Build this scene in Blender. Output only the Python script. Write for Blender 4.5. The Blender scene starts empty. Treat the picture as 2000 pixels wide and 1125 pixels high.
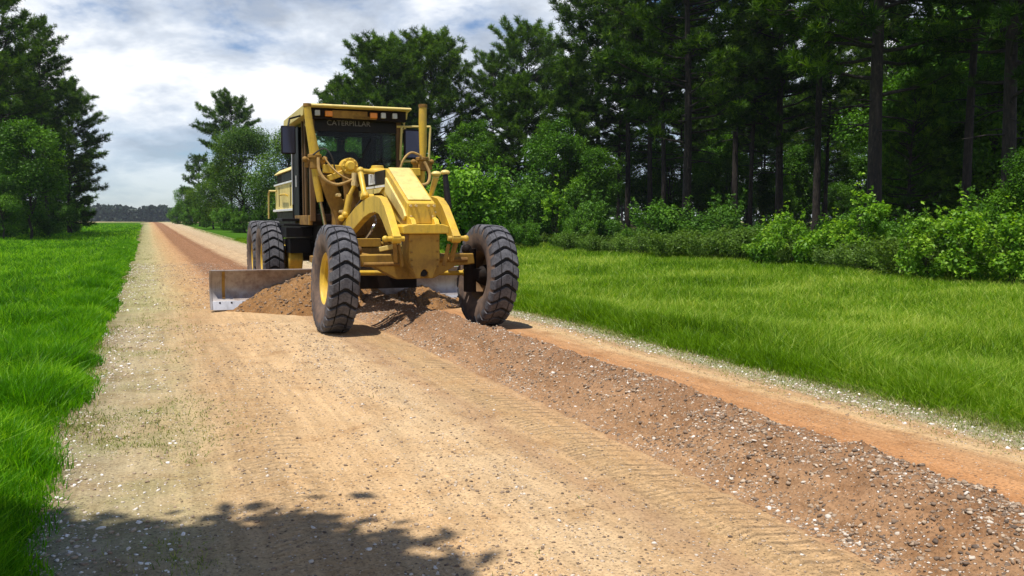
import bpy, bmesh, math, random
import numpy as np
from mathutils import Vector, Matrix

# ------------------------------------------------------------------ camera, sky, sun
scene = bpy.context.scene
F_PX = 1750.0                      # focal length in pixels of a 2000 px wide frame
CAM_H = 1.42
PITCH = math.atan((562.5 - 430.0) / F_PX)
cam_d = bpy.data.cameras.new('camera')
cam_d.sensor_width = 36.0
cam_d.lens = 36.0 * F_PX / 2000.0
cam_d.clip_end = 4000.0
cam_d.clip_start = 0.05
cam = bpy.data.objects.new('camera', cam_d)
scene.collection.objects.link(cam)
cam.location = (0, 0, CAM_H)
cam.rotation_euler = (math.pi / 2 - PITCH, 0, 0)
scene.camera = cam

SUN = Vector((-0.20, -0.20, 0.96)).normalized()
sun_d = bpy.data.lights.new('sun', 'SUN')
sun_d.energy = 5.0
sun_d.angle = math.radians(0.53)
sun_d.color = (1.0, 0.95, 0.86)
sun = bpy.data.objects.new('sun', sun_d)
scene.collection.objects.link(sun)
sun.rotation_euler = SUN.to_track_quat('Z', 'Y').to_euler()
sun.location = (-20, -20, 60)

world = bpy.data.worlds.new('World')
scene.world = world
world.use_nodes = True
wt = world.node_tree
for n in list(wt.nodes):
    wt.nodes.remove(n)


def wn(kind, **kw):
    n = wt.nodes.new(kind)
    for k, v in kw.items():
        setattr(n, k, v)
    return n


def wmath(op, a, b=None, c=None, clamp=False):
    n = wt.nodes.new('ShaderNodeMath')
    n.operation = op
    n.use_clamp = clamp
    for i, x in enumerate((a, b, c)):
        if x is None:
            continue
        if isinstance(x, (int, float)):
            n.inputs[i].default_value = x
        else:
            wt.links.new(x, n.inputs[i])
    return n.outputs[0]


sky = wn('ShaderNodeTexSky', sky_type='NISHITA', sun_disc=False)
sky.sun_elevation = math.asin(SUN.z)
sky.sun_rotation = math.atan2(SUN.x, SUN.y)
sky.air_density = 1.0
sky.dust_density = 0.1
sky.ozone_density = 2.0
tc = wn('ShaderNodeTexCoord')
sep = wn('ShaderNodeSeparateXYZ')
wt.links.new(tc.outputs['Generated'], sep.inputs[0])
zc = wmath('ADD', wmath('MAXIMUM', sep.outputs[2], 0.0), 0.30)
px_ = wmath('DIVIDE', sep.outputs[0], zc)
py_ = wmath('DIVIDE', sep.outputs[1], zc)
comb = wn('ShaderNodeCombineXYZ')
wt.links.new(px_, comb.inputs[0])
wt.links.new(py_, comb.inputs[1])
CLOUD_OFF = (3.1, 7.3, 0.0)


def wnoise(scale, detail, rough, off, distort=0.0):
    mp = wn('ShaderNodeMapping')
    mp.inputs['Location'].default_value = off
    wt.links.new(comb.outputs[0], mp.inputs[0])
    n = wn('ShaderNodeTexNoise')
    n.inputs['Scale'].default_value = scale
    n.inputs['Detail'].default_value = detail
    n.inputs['Roughness'].default_value = rough
    n.inputs['Distortion'].default_value = distort
    wt.links.new(mp.outputs[0], n.inputs['Vector'])
    return n.outputs['Fac']


def wramp(fac, stops):
    r = wn('ShaderNodeValToRGB')
    cr = r.color_ramp
    while len(cr.elements) > 1:
        cr.elements.remove(cr.elements[0])
    cr.elements[0].position = stops[0][0]
    cr.elements[0].color = (*stops[0][1], 1)
    for p, c in stops[1:]:
        e = cr.elements.new(p)
        e.color = (*c, 1)
    wt.links.new(fac, r.inputs[0])
    return r.outputs[0]


cmask = wramp(wnoise(1.9, 11, 0.58, CLOUD_OFF, 0.1), [(0.35, (0, 0, 0)), (0.42, (.75,) * 3), (0.48, (1,) * 3)])
# clouds thin towards horizon haze; cleared overhead, out of view, to cut ambient fill
low = wmath('MULTIPLY', wmath('SUBTRACT', sep.outputs[2], 0.01), 9.0, clamp=True)
high = wmath('SUBTRACT', 1.0, wmath('MULTIPLY', wmath('SUBTRACT', sep.outputs[2], 0.34), 4.0, clamp=True))
cm = wmath('MULTIPLY', wmath('MULTIPLY', cmask, high), wmath('ADD', 0.25, wmath('MULTIPLY', low, 0.75)), clamp=True)
ccol = wramp(wnoise(2.6, 9, 0.58, (9.7, 2.2, 4.0), 0.1), [(0.38, (4.3, 4.8, 5.6)), (0.47, (6.2, 6.8, 7.7)), (0.57, (9.6, 9.8, 10.0))])
mixc = wn('ShaderNodeMix', data_type='RGBA')
wt.links.new(cm, mixc.inputs['Factor'])
tint = wn('ShaderNodeMix', data_type='RGBA', blend_type='MULTIPLY')
tint.inputs['Factor'].default_value = 1.0
tint.inputs['B'].default_value = (0.62, 0.74, 0.92, 1)
wt.links.new(sky.outputs[0], tint.inputs['A'])
wt.links.new(tint.outputs['Result'], mixc.inputs['A'])
wt.links.new(ccol, mixc.inputs['B'])
bg = wn('ShaderNodeBackground')
bg.inputs['Strength'].default_value = 0.097
wt.links.new(mixc.outputs['Result'], bg.inputs[0])
wo = wn('ShaderNodeOutputWorld')
wt.links.new(bg.outputs[0], wo.inputs[0])

scene.view_settings.view_transform = 'Standard'
scene.view_settings.look = 'None'
scene.view_settings.exposure = 0.28
scene.view_settings.gamma = 1.0
scene.cycles.max_bounces = 6
scene.cycles.transparent_max_bounces = 12
scene.cycles.diffuse_bounces = 2
scene.cycles.glossy_bounces = 3
scene.cycles.caustics_reflective = False
scene.cycles.caustics_refractive = False

# ------------------------------------------------------------------ helpers
RNG = np.random.default_rng(7)
random.seed(7)
COL = scene.collection
TH = math.radians(22.1)
TC, TS = math.cos(TH), math.sin(TH)


def road_to_world(t, s):
    return t * TC - s * TS, t * TS + s * TC


def world_to_road(x, y):
    return x * TC + y * TS, -x * TS + y * TC


def at(px, y):
    """ground position seen in pixel column px at distance y"""
    return ((px - 1000.0) / F_PX * y, y)


def hash2(ix, iy, seed):
    h = (ix.astype(np.int64) * 374761393 + iy.astype(np.int64) * 668265263 + seed * 974634777) & 0xFFFFFFFF
    h = ((h ^ (h >> 13)) * 1274126177) & 0xFFFFFFFF
    h = h ^ (h >> 16)
    return (h & 0xFFFFFF) / float(0xFFFFFF)


def vnoise(x, y, seed=0):
    x = np.asarray(x, float); y = np.asarray(y, float)
    ix = np.floor(x); iy = np.floor(y)
    fx = x - ix; fy = y - iy
    fx = fx * fx * (3 - 2 * fx); fy = fy * fy * (3 - 2 * fy)
    a = hash2(ix, iy, seed); b = hash2(ix + 1, iy, seed)
    c = hash2(ix, iy + 1, seed); d = hash2(ix + 1, iy + 1, seed)
    return (a * (1 - fx) + b * fx) * (1 - fy) + (c * (1 - fx) + d * fx) * fy


def fbm(x, y, seed=0, octs=4, gain=0.5):
    v = 0; amp = 1; tot = 0
    for i in range(octs):
        v = v + amp * vnoise(np.asarray(x) * 2 ** i + 17.3 * i, np.asarray(y) * 2 ** i - 9.1 * i, seed + i)
        tot += amp; amp *= gain
    return v / tot * 2 - 1


def smooth(a, b, x):
    k = np.clip((np.asarray(x, float) - a) / (b - a), 0, 1)
    return k * k * (3 - 2 * k)


def rise(y):
    return 0.85 * smooth(30, 210, y) - 0.5 * smooth(230, 420, y)


def field_z(x, y):
    t, s = world_to_road(x, y)
    dip = -0.22 * smooth(5.8, 8.5, t) * (1 - smooth(11, 17, t)) - 0.12 * smooth(0.8, 3.0, -t) * (1 - smooth(6, 12, -t))
    return rise(y) + dip * (1 - smooth(60, 140, y)) + 0.03 * fbm(x * 0.35, y * 0.35, 5, 2) + 0.25 * smooth(14, 40, -t) * smooth(20, 70, y)


def ground_z(x, y):
    t, s = world_to_road(x, y)
    under = smooth(-1.35, -1.0, t) * (1 - smooth(5.8, 6.15, t))
    return field_z(x, y) - 0.16 * under


def gz(x, y):
    return float(ground_z(np.array([x]), np.array([y]))[0])


def link(o, parent=None):
    COL.objects.link(o)
    if parent is not None:
        o.parent = parent
    return o


def tag(o, label=None, cat=None, group=None, kind=None):
    if label: o['label'] = label
    if cat: o['category'] = cat
    if group: o['group'] = group
    if kind: o['kind'] = kind
    return o


def empty(name, loc=(0, 0, 0), parent=None):
    e = bpy.data.objects.new(name, None)
    e.empty_display_size = 0.2
    e.location = loc
    return link(e, parent)


def np_mesh(name, V, F, var=None, smooth_shade=False):
    """V (n,3); F list of integer arrays (m,k)"""
    me = bpy.data.meshes.new(name)
    V = np.ascontiguousarray(V, dtype=np.float32)
    if not isinstance(F, list):
        F = [F]
    F = [np.ascontiguousarray(f, dtype=np.int32) for f in F if len(f)]
    loops = np.concatenate([f.ravel() for f in F])
    counts = np.concatenate([np.full(len(f), f.shape[1], dtype=np.int32) for f in F])
    starts = np.concatenate([[0], np.cumsum(counts)[:-1]]).astype(np.int32)
    me.vertices.add(len(V)); me.vertices.foreach_set('co', V.ravel())
    me.loops.add(len(loops)); me.loops.foreach_set('vertex_index', loops)
    me.polygons.add(len(counts)); me.polygons.foreach_set('loop_start', starts)
    if var is not None:
        a = me.attributes.new('var', 'FLOAT', 'POINT')
        a.data.foreach_set('value', np.ascontiguousarray(var, dtype=np.float32))
    me.update(calc_edges=True)
    me.validate()
    if smooth_shade:
        me.polygons.foreach_set('use_smooth', np.ones(len(me.polygons), dtype=bool))
    return me


def np_obj(name, V, F, mat, parent=None, var=None, smooth_shade=False):
    me = np_mesh(name, V, F, var, smooth_shade)
    me.materials.append(mat)
    o = bpy.data.objects.new(name, me)
    return link(o, parent)


# ------------------------------------------------------------------ materials
class NT:
    def __init__(self, name):
        self.m = bpy.data.materials.new(name)
        self.m.use_nodes = True
        self.t = self.m.node_tree
        self.b = self.t.nodes['Principled BSDF']
        self.out = self.t.nodes['Material Output']

    def n(self, kind, **kw):
        x = self.t.nodes.new(kind)
        for k, v in kw.items():
            setattr(x, k, v)
        return x

    def l(self, a, b):
        self.t.links.new(a, b)

    def coord(self, which='Object'):
        return self.n('ShaderNodeTexCoord').outputs[which]

    def noise(self, vec, scale, detail=4, rough=0.55, dist=0.0, out='Fac'):
        n = self.n('ShaderNodeTexNoise')
        n.inputs['Scale'].default_value = scale
        n.inputs['Detail'].default_value = detail
        n.inputs['Roughness'].default_value = rough
        n.inputs['Distortion'].default_value = dist
        if vec is not None: self.l(vec, n.inputs['Vector'])
        return n.outputs[out]

    def ramp(self, fac, stops, interp='LINEAR'):
        r = self.n('ShaderNodeValToRGB')
        cr = r.color_ramp
        cr.interpolation = interp
        while len(cr.elements) > 1:
            cr.elements.remove(cr.elements[0])
        def c4(c): return (c, c, c, 1) if isinstance(c, (int, float)) else (*c, 1)
        cr.elements[0].position = stops[0][0]; cr.elements[0].color = c4(stops[0][1])
        for p, c in stops[1:]:
            e = cr.elements.new(p); e.color = c4(c)
        self.l(fac, r.inputs[0])
        return r.outputs[0]

    def math(self, op, a, b=None, c=None, clamp=False):
        n = self.n('ShaderNodeMath', operation=op, use_clamp=clamp)
        for i, x in enumerate((a, b, c)):
            if x is None: continue
            if isinstance(x, (int, float)): n.inputs[i].default_value = x
            else: self.l(x, n.inputs[i])
        return n.outputs[0]

    def mix(self, fac, a, b, mode='MIX'):
        n = self.n('ShaderNodeMix', data_type='RGBA', blend_type=mode)
        for key, x in (('Factor', fac), ('A', a), ('B', b)):
            if isinstance(x, (int, float)): n.inputs[key].default_value = x if key == 'Factor' else (x, x, x, 1)
            elif isinstance(x, tuple): n.inputs[key].default_value = (*x, 1)
            else: self.l(x, n.inputs[key])
        return n.outputs['Result']

    def bump(self, h, strength, dist, nrm=None):
        n = self.n('ShaderNodeBump')
        n.inputs['Strength'].default_value = strength
        n.inputs['Distance'].default_value = dist
        self.l(h, n.inputs['Height'])
        if nrm is not None: self.l(nrm, n.inputs['Normal'])
        return n.outputs[0]

    def attr(self, name):
        return self.n('ShaderNodeAttribute', attribute_name=name).outputs['Fac']


def paint(name, base, dirt, dirt_lo=0.5, dirt_hi=0.72, rough=0.42, metallic=0.0, scale=3.0, spec=0.4, bumpy=0.15):
    k = NT(name)
    c = k.coord()
    n1 = k.noise(c, scale, 8, 0.65, 0.3)
    n2 = k.noise(c, scale * 7, 5, 0.6)
    f = k.math('ADD', k.math('MULTIPLY', n1, 0.75), k.math('MULTIPLY', n2, 0.25))
    f = k.ramp(f, [(dirt_lo, 0.0), (dirt_hi, 1.0)])
    col = k.mix(k.math('MULTIPLY', f, 0.8), base, dirt)
    tone = k.ramp(k.noise(c, scale * 0.6, 3), [(0.3, 0.80), (0.7, 1.08)])
    gm = k.n('ShaderNodeMapping'); gm.inputs['Scale'].default_value = (7, 7, 1.2); k.l(c, gm.inputs[0])
    run = k.ramp(k.noise(gm.outputs[0], 1.6, 6, 0.7), [(0.50, 1.0), (0.68, 0.76)])
    col = k.mix(1.0, col, run, 'MULTIPLY')
    col = k.mix(1.0, col, tone, 'MULTIPLY')
    k.l(col, k.b.inputs['Base Color'])
    k.l(k.math('ADD', rough, k.math('MULTIPLY', f, 0.35)), k.b.inputs['Roughness'])
    k.b.inputs['Metallic'].default_value = metallic
    k.b.inputs['Specular IOR Level'].default_value = spec
    k.l(k.bump(n2, bumpy, 0.01), k.b.inputs['Normal'])
    return k.m


M = {}
DUST = (0.36, 0.24, 0.13)
M['ochre'] = paint('shaded_ochre', (0.42, 0.245, 0.03), (0.20, 0.11, 0.04), 0.42, 0.66, 0.55)  # darker yellow: shade on axle and bolster put into the colour
M['yellow'] = paint('machine_yellow', (0.70, 0.45, 0.04), (0.40, 0.26, 0.08), 0.44, 0.70, 0.42)
M['grimy_shaded'] = paint('grimy_shaded_yellow', (0.36, 0.20, 0.03), (0.12, 0.055, 0.025), 0.38, 0.62, 0.6)  # linkage yellow darkened: some grime, mostly shade put into the colour
M['pale'] = paint('pale_yellow', (0.74, 0.58, 0.19), (0.52, 0.40, 0.18), 0.5, 0.75, 0.5)  # paler, less saturated yellow for nose plates, roof and hood
M['black'] = paint('black_paint', (0.008, 0.007, 0.009), (0.04, 0.028, 0.02), 0.5, 0.85, 0.5, spec=0.2)
M['cabdark'] = paint('cab_dark_trim', (0.012, 0.008, 0.007), (0.045, 0.026, 0.016), 0.5, 0.8, 0.7, spec=0.15)
M['shaded_brown'] = paint('shaded_frame_brown', (0.17, 0.09, 0.03), (0.09, 0.05, 0.03), 0.4, 0.7, 0.6)  # machine yellow turned brown, its shade put into the colour
M['steel'] = paint('worn_steel', (0.36, 0.325, 0.31), (0.20, 0.115, 0.075), 0.44, 0.66, 0.42, 0.55, 2.2)
M['edge'] = paint('sunlit_edge', (0.66, 0.66, 0.68), (0.4, 0.33, 0.28), 0.55, 0.8, 0.38, 0.45, 4)  # paler steel: sunlit white of the cutting edge put into the colour
M['chrome'] = paint('chrome_rod', (0.5, 0.5, 0.52), (0.3, 0.25, 0.2), 0.6, 0.9, 0.2, 0.9)
M['whitepaint'] = paint('white_stripe', (0.8, 0.8, 0.8), (0.5, 0.45, 0.4), 0.6, 0.85, 0.5)
M['rope'] = paint('hose_cover', (0.46, 0.29, 0.10), (0.2, 0.12, 0.05), 0.45, 0.7, 0.8)
M['rubberhose'] = paint('black_hose', (0.02, 0.018, 0.016), (0.12, 0.08, 0.05), 0.5, 0.8, 0.6)
M['orange'] = paint('amber_lens', (0.85, 0.27, 0.02), (0.5, 0.2, 0.03), 0.6, 0.9, 0.25)
M['lens'] = paint('clear_lens', (0.55, 0.55, 0.55), (0.3, 0.28, 0.25), 0.5, 0.8, 0.2)
M['letter'] = paint('grey_lettering', (0.26, 0.24, 0.24), (0.12, 0.1, 0.1), 0.45, 0.8, 0.6)
M['skin'] = paint('skin', (0.12, 0.06, 0.035), (0.1, 0.05, 0.03), 0.5, 0.9, 0.6)
M['shirt'] = paint('dark_shirt', (0.03, 0.03, 0.035), (0.05, 0.04, 0.04), 0.5, 0.9, 0.9)
M['bolt'] = paint('bright_bolt', (0.75, 0.55, 0.25), (0.4, 0.3, 0.15), 0.5, 0.8, 0.35)


def rubber_mat():
    k = NT('tyre_rubber')
    c = k.coord()
    n1 = k.noise(c, 5, 7, 0.65)
    n2 = k.noise(c, 40, 4, 0.6)
    f = k.ramp(k.math('ADD', k.math('MULTIPLY', n1, .7), k.math('MULTIPLY', n2, .3)), [(0.42, 0.0), (0.62, 1.0)])
    col = k.mix(f, (0.058, 0.057, 0.066), (0.13, 0.127, 0.14))
    k.l(col, k.b.inputs['Base Color'])
    k.b.inputs['Roughness'].default_value = 0.8
    k.b.inputs['Specular IOR Level'].default_value = 0.3
    k.l(k.bump(n2, 0.3, 0.01), k.b.inputs['Normal'])
    k2 = NT('tyre_sidewall')
    c = k2.coord()
    f = k2.ramp(k2.noise(c, 4, 7, 0.65), [(0.4, 0.0), (0.65, 1.0)])
    k2.l(k2.mix(f, (0.07, 0.05, 0.045), (0.20, 0.13, 0.09)), k2.b.inputs['Base Color'])
    k2.b.inputs['Roughness'].default_value = 0.9
    k3 = NT('groove_rubber')
    k3.b.inputs['Base Color'].default_value = (0.012, 0.011, 0.012, 1)
    k3.b.inputs['Roughness'].default_value = 0.9
    return k.m, k2.m, k3.m


M['rubber'], M['sidewall'], M['groove'] = rubber_mat()


def glass_mat(name, tint, gloss=0.06):
    k = NT(name)
    k.t.nodes.remove(k.b)
    tr = k.n('ShaderNodeBsdfTransparent'); tr.inputs[0].default_value = (*tint, 1)
    gl = k.n('ShaderNodeBsdfGlossy'); gl.inputs['Roughness'].default_value = 0.08
    gl.inputs['Color'].default_value = (0.9, 0.9, 0.95, 1)
    fr = k.n('ShaderNodeFresnel'); fr.inputs[0].default_value = 1.45
    mx = k.n('ShaderNodeMixShader')
    k.l(k.math('ADD', k.math('MULTIPLY', fr.outputs[0], 0.3), gloss, clamp=True), mx.inputs[0])
    k.l(tr.outputs[0], mx.inputs[1]); k.l(gl.outputs[0], mx.inputs[2])
    k.l(mx.outputs[0], k.out.inputs[0])
    return k.m


M['glass'] = glass_mat('tinted_glass', (0.78, 0.82, 0.78), 0.0)
M['rearglass'] = glass_mat('rear_glass', (0.85, 1.0, 0.95), 0.0)
k = NT('mirror_glass')
k.b.inputs['Base Color'].default_value = (0.05, 0.05, 0.08, 1)
k.b.inputs['Metallic'].default_value = 0.6
k.b.inputs['Roughness'].default_value = 0.15
M['mirror'] = k.m


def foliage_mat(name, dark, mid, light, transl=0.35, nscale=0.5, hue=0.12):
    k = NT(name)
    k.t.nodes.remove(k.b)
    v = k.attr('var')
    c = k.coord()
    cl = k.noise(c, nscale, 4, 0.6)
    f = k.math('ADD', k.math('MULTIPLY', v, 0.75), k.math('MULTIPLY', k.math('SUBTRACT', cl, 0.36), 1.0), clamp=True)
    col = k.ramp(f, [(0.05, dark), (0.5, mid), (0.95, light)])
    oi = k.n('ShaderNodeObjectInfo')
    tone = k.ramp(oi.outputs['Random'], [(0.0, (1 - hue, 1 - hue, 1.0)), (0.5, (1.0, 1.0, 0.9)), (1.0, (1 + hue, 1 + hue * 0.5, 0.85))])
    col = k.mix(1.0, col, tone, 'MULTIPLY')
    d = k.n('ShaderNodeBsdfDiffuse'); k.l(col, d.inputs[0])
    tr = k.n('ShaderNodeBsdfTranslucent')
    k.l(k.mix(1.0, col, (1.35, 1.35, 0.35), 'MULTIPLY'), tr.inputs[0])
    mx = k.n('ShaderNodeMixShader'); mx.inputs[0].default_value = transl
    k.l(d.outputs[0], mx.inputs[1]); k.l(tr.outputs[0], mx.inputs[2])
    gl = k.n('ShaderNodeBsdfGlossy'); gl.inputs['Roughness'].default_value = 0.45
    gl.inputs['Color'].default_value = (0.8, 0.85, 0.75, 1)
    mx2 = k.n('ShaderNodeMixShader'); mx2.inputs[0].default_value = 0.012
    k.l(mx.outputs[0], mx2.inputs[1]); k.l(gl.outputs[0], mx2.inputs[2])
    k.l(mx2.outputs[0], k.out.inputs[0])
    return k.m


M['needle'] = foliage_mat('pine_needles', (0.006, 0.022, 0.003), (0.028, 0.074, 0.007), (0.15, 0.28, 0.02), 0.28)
M['leaf'] = foliage_mat('oak_leaves', (0.010, 0.035, 0.004), (0.05, 0.125, 0.010), (0.18, 0.31, 0.03), 0.32)
M['midleaf'] = foliage_mat('understory_leaves', (0.012, 0.045, 0.005), (0.05, 0.14, 0.009), (0.14, 0.30, 0.02), 0.3)
M['bright'] = foliage_mat('shrub_leaves', (0.03, 0.095, 0.008), (0.13, 0.29, 0.016), (0.36, 0.55, 0.06), 0.38, 1.2)
M['shrub'] = foliage_mat('bush_leaves', (0.02, 0.065, 0.008), (0.065, 0.17, 0.016), (0.16, 0.33, 0.04), 0.33, 0.9)
M['shrubsun'] = foliage_mat('light_bush_leaves', (0.025, 0.085, 0.008), (0.09, 0.23, 0.016), (0.22, 0.42, 0.05), 0.36, 0.9)
M['weed'] = foliage_mat('weeds', (0.035, 0.075, 0.012), (0.09, 0.17, 0.025), (0.17, 0.28, 0.05), 0.33, 0.9)
M['grass'] = foliage_mat('grass_blades', (0.012, 0.07, 0.001), (0.085, 0.28, 0.002), (0.38, 0.66, 0.03), 0.45, 1.1, 0.0)
M['grassr'] = foliage_mat('verge_grass_blades', (0.03, 0.09, 0.001), (0.17, 0.33, 0.006), (0.52, 0.60, 0.14), 0.45, 0.35, 0.0)
M['dry'] = foliage_mat('sparse_weeds', (0.08, 0.13, 0.025), (0.22, 0.26, 0.07), (0.44, 0.42, 0.19), 0.3, 1.5, 0.0)
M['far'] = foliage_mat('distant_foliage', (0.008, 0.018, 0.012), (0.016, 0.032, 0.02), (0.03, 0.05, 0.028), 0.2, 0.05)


def bark_mat():
    k = NT('pine_bark')
    c = k.coord()
    mp = k.n('ShaderNodeMapping'); mp.inputs['Scale'].default_value = (6, 6, 1.6)
    k.l(c, mp.inputs[0])
    n = k.noise(mp.outputs[0], 2.5, 6, 0.65, 0.4)
    k.l(k.ramp(n, [(0.35, (0.010, 0.008, 0.007)), (0.55, (0.028, 0.020, 0.016)), (0.7, (0.065, 0.048, 0.038))]), k.b.inputs['Base Color'])
    k.b.inputs['Roughness'].default_value = 0.95
    k.l(k.bump(n, 0.8, 0.05), k.b.inputs['Normal'])
    return k.m


M['bark'] = bark_mat()


# road surface: local x runs across the road (t), local y along it (s)
def road_mat(name, across, extra=None, pebble=0.5, imprint=True):
    k = NT(name)
    c = k.coord()
    sp = k.n('ShaderNodeSeparateXYZ'); k.l(c, sp.inputs[0])
    t, s = sp.outputs[0], sp.outputs[1]
    st = k.n('ShaderNodeMapping'); st.inputs['Scale'].default_value = (1.0, 0.16, 1.0); k.l(c, st.inputs[0])
    warp = k.noise(st.outputs[0], 1.6, 4, 0.6)
    warp2 = k.noise(c, 5.0, 5, 0.65)
    tw = k.math('ADD', t, k.math('ADD', k.math('MULTIPLY', k.math('SUBTRACT', warp, 0.5), 0.5), k.math('MULTIPLY', k.math('SUBTRACT', warp2, 0.5), 0.28)))
    fac = k.math('DIVIDE', k.math('ADD', tw, 1.5), 8.0)
    col = k.ramp(fac, [((p + 1.5) / 8.0, cc) for p, cc in across])
    if extra is not None:                      # the freshly cut surface behind the machine
        sec = k.ramp(fac, [((p + 1.5) / 8.0, cc) for p, cc in extra])
        m = k.math('MULTIPLY', k.math('SUBTRACT', k.math('ADD', s, k.math('MULTIPLY', warp, 1.2)), 15.2), 1.2, clamp=True)
        col = k.mix(m, col, sec)
    if extra is not None:                      # weedy, earthy patches on the left shoulder
        pt = k.ramp(k.noise(c, 1.5, 5, 0.65), [(0.44, 0.0), (0.58, 1.0)])
        ms = k.math('MULTIPLY', k.math('SUBTRACT', 0.42, tw), 2.2, clamp=True)
        col = k.mix(k.math('MULTIPLY', k.math('MULTIPLY', pt, ms), 0.5), col, (0.21, 0.20, 0.085))
        md = k.math('MULTIPLY', k.math('SUBTRACT', -0.30, tw), 3.5, clamp=True)
        col = k.mix(k.math('MULTIPLY', k.math('MULTIPLY', k.math('SUBTRACT', 1.0, pt), md), 0.6), col, (0.15, 0.10, 0.055))
    # streaks drawn along the road, mottling, pebble speckle
    sm = k.n('ShaderNodeMapping'); sm.inputs['Scale'].default_value = (9.0, 0.5, 1.0); k.l(c, sm.inputs[0])
    streak = k.noise(sm.outputs[0], 1.3, 5, 0.7)
    col = k.mix(1.0, col, k.ramp(streak, [(0.3, 0.76), (0.7, 1.16)]), 'MULTIPLY')
    mott = k.noise(c, 2.2, 6, 0.7)
    col = k.mix(1.0, col, k.ramp(mott, [(0.30, (0.70, 0.62, 0.54)), (0.44, (0.95, 0.92, 0.88)), (0.55, (1, 1, 1)), (0.7, (1.10, 1.10, 1.08))]), 'MULTIPLY')
    fine = k.noise(c, 55, 4, 0.7)
    col = k.mix(1.0, col, k.ramp(fine, [(0.30, 0.52), (0.46, 1.0), (0.68, 1.28)]), 'MULTIPLY')
    vo = k.n('ShaderNodeTexVoronoi'); vo.inputs['Scale'].default_value = 38; k.l(c, vo.inputs['Vector'])
    peb = k.ramp(vo.outputs['Distance'], [(0.16, 1.0), (0.30, 0.0)])
    vc = k.n('ShaderNodeSeparateColor'); k.l(vo.outputs['Color'], vc.inputs[0])
    gate = k.math('GREATER_THAN', vc.outputs[0], 1 - pebble)
    gate2 = k.ramp(k.noise(c, 3.0, 3), [(0.38, 0.0), (0.5, 1.0)])
    pm = k.math('MULTIPLY', k.math('MULTIPLY', peb, gate), gate2)
    vo2 = k.n('ShaderNodeTexVoronoi'); vo2.inputs['Scale'].default_value = 75; k.l(c, vo2.inputs['Vector'])
    vc2 = k.n('ShaderNodeSeparateColor'); k.l(vo2.outputs['Color'], vc2.inputs[0])
    pm2 = k.math('MULTIPLY', k.ramp(vo2.outputs['Distance'], [(0.2, 1.0), (0.34, 0.0)]), k.math('GREATER_THAN', vc2.outputs[0], 0.72))
    col = k.mix(k.math('MULTIPLY', pm2, 0.7), col, k.ramp(vc2.outputs[1], [(0.0, (0.10, 0.06, 0.035)), (0.55, (0.24, 0.16, 0.10)), (0.75, (0.6, 0.5, 0.38)), (1.0, (0.75, 0.68, 0.58))], 'CONSTANT'))
    pcol = k.ramp(vc.outputs[1], [(0.0, (0.09, 0.06, 0.045)), (0.4, (0.24, 0.17, 0.12)), (0.75, (0.6, 0.5, 0.40)), (1.0, (0.8, 0.74, 0.68))])
    col = k.mix(k.math('MULTIPLY', pm, 0.85), col, pcol)
    k.l(col, k.b.inputs['Base Color'])
    k.b.inputs['Roughness'].default_value = 0.95
    k.b.inputs['Specular IOR Level'].default_value = 0.15
    nb = k.bump(fine, 0.55, 0.012)
    nb = k.bump(pm, 0.9, 0.012, nb)
    nb = k.bump(k.noise(c, 14, 5, 0.65), 0.5, 0.03, nb)
    if imprint:
        # chevron tyre prints pressed into the sand, two wheel tracks
        for tc_, half, amp in ((0.66, 0.2, 0.9), (2.52, 0.19, 1.3)):
            d = k.math('SUBTRACT', k.math('ADD', t, k.math('MULTIPLY', k.math('SUBTRACT', warp, 0.5), 0.12)), tc_)
            ad = k.math('ABSOLUTE', d)
            inside = k.math('SUBTRACT', 1.0, k.math('MULTIPLY', k.math('SUBTRACT', ad, half - 0.02), 25.0, clamp=True), clamp=True)
            ph = k.math('ADD', k.math('MULTIPLY', s, 2 * math.pi / 0.115), k.math('ADD', k.math('MULTIPLY', ad, 16.0), k.math('MULTIPLY', warp2, 3.5)))
            w = k.math('MULTIPLY', k.math('MULTIPLY', k.math('SINE', ph), inside), k.ramp(mott, [(0.38, 0.15), (0.55, 1.0)]))
            nb = k.bump(w, 1.0, 0.015 * amp, nb)
    k.l(nb, k.b.inputs['Normal'])
    return k.m


TAN = (0.48, 0.32, 0.17)
M['road'] = road_mat('sandy_road', [
    (-1.0, (0.10, 0.10, 0.045)), (-0.6, (0.24, 0.22, 0.13)), (-0.3, (0.33, 0.27, 0.165)), (0.1, (0.37, 0.285, 0.16)), (0.5, (0.41, 0.275, 0.145)),
    (1.2, TAN), (1.8, (0.48, 0.34, 0.195)), (2.05, (0.44, 0.30, 0.165)), (2.2, (0.35, 0.225, 0.125)), (2.4, (0.45, 0.30, 0.155)),
    (2.7, (0.42, 0.27, 0.14)), (3.0, (0.30, 0.17, 0.095)), (3.7, (0.38, 0.17, 0.075)), (4.1, (0.39, 0.19, 0.08)), (4.55, (0.39, 0.215, 0.10)),
    (4.75, (0.49, 0.34, 0.18)), (4.95, (0.39, 0.25, 0.13)), (5.2, (0.29, 0.27, 0.165)), (5.9, (0.14, 0.15, 0.07))],
    [(-0.9, (0.20, 0.22, 0.09)), (0.1, (0.36, 0.31, 0.16)), (0.7, (0.44, 0.29, 0.14)), (1.2, (0.37, 0.21, 0.10)), (1.5, (0.23, 0.115, 0.055)),
     (2.6, (0.26, 0.13, 0.065)), (2.95, (0.41, 0.29, 0.17)), (4.6, (0.43, 0.33, 0.21)), (5.3, (0.4, 0.34, 0.2)), (6.0, (0.2, 0.22, 0.1))])
M['windrow'] = road_mat('windrow_soil', [(-1.4, (0.25, 0.14, 0.075)), (2.7, (0.32, 0.19, 0.10)), (3.1, (0.245, 0.14, 0.075)), (3.5, (0.22, 0.12, 0.062)), (4.0, (0.32, 0.165, 0.075))], None, 0.6, False)
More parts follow.
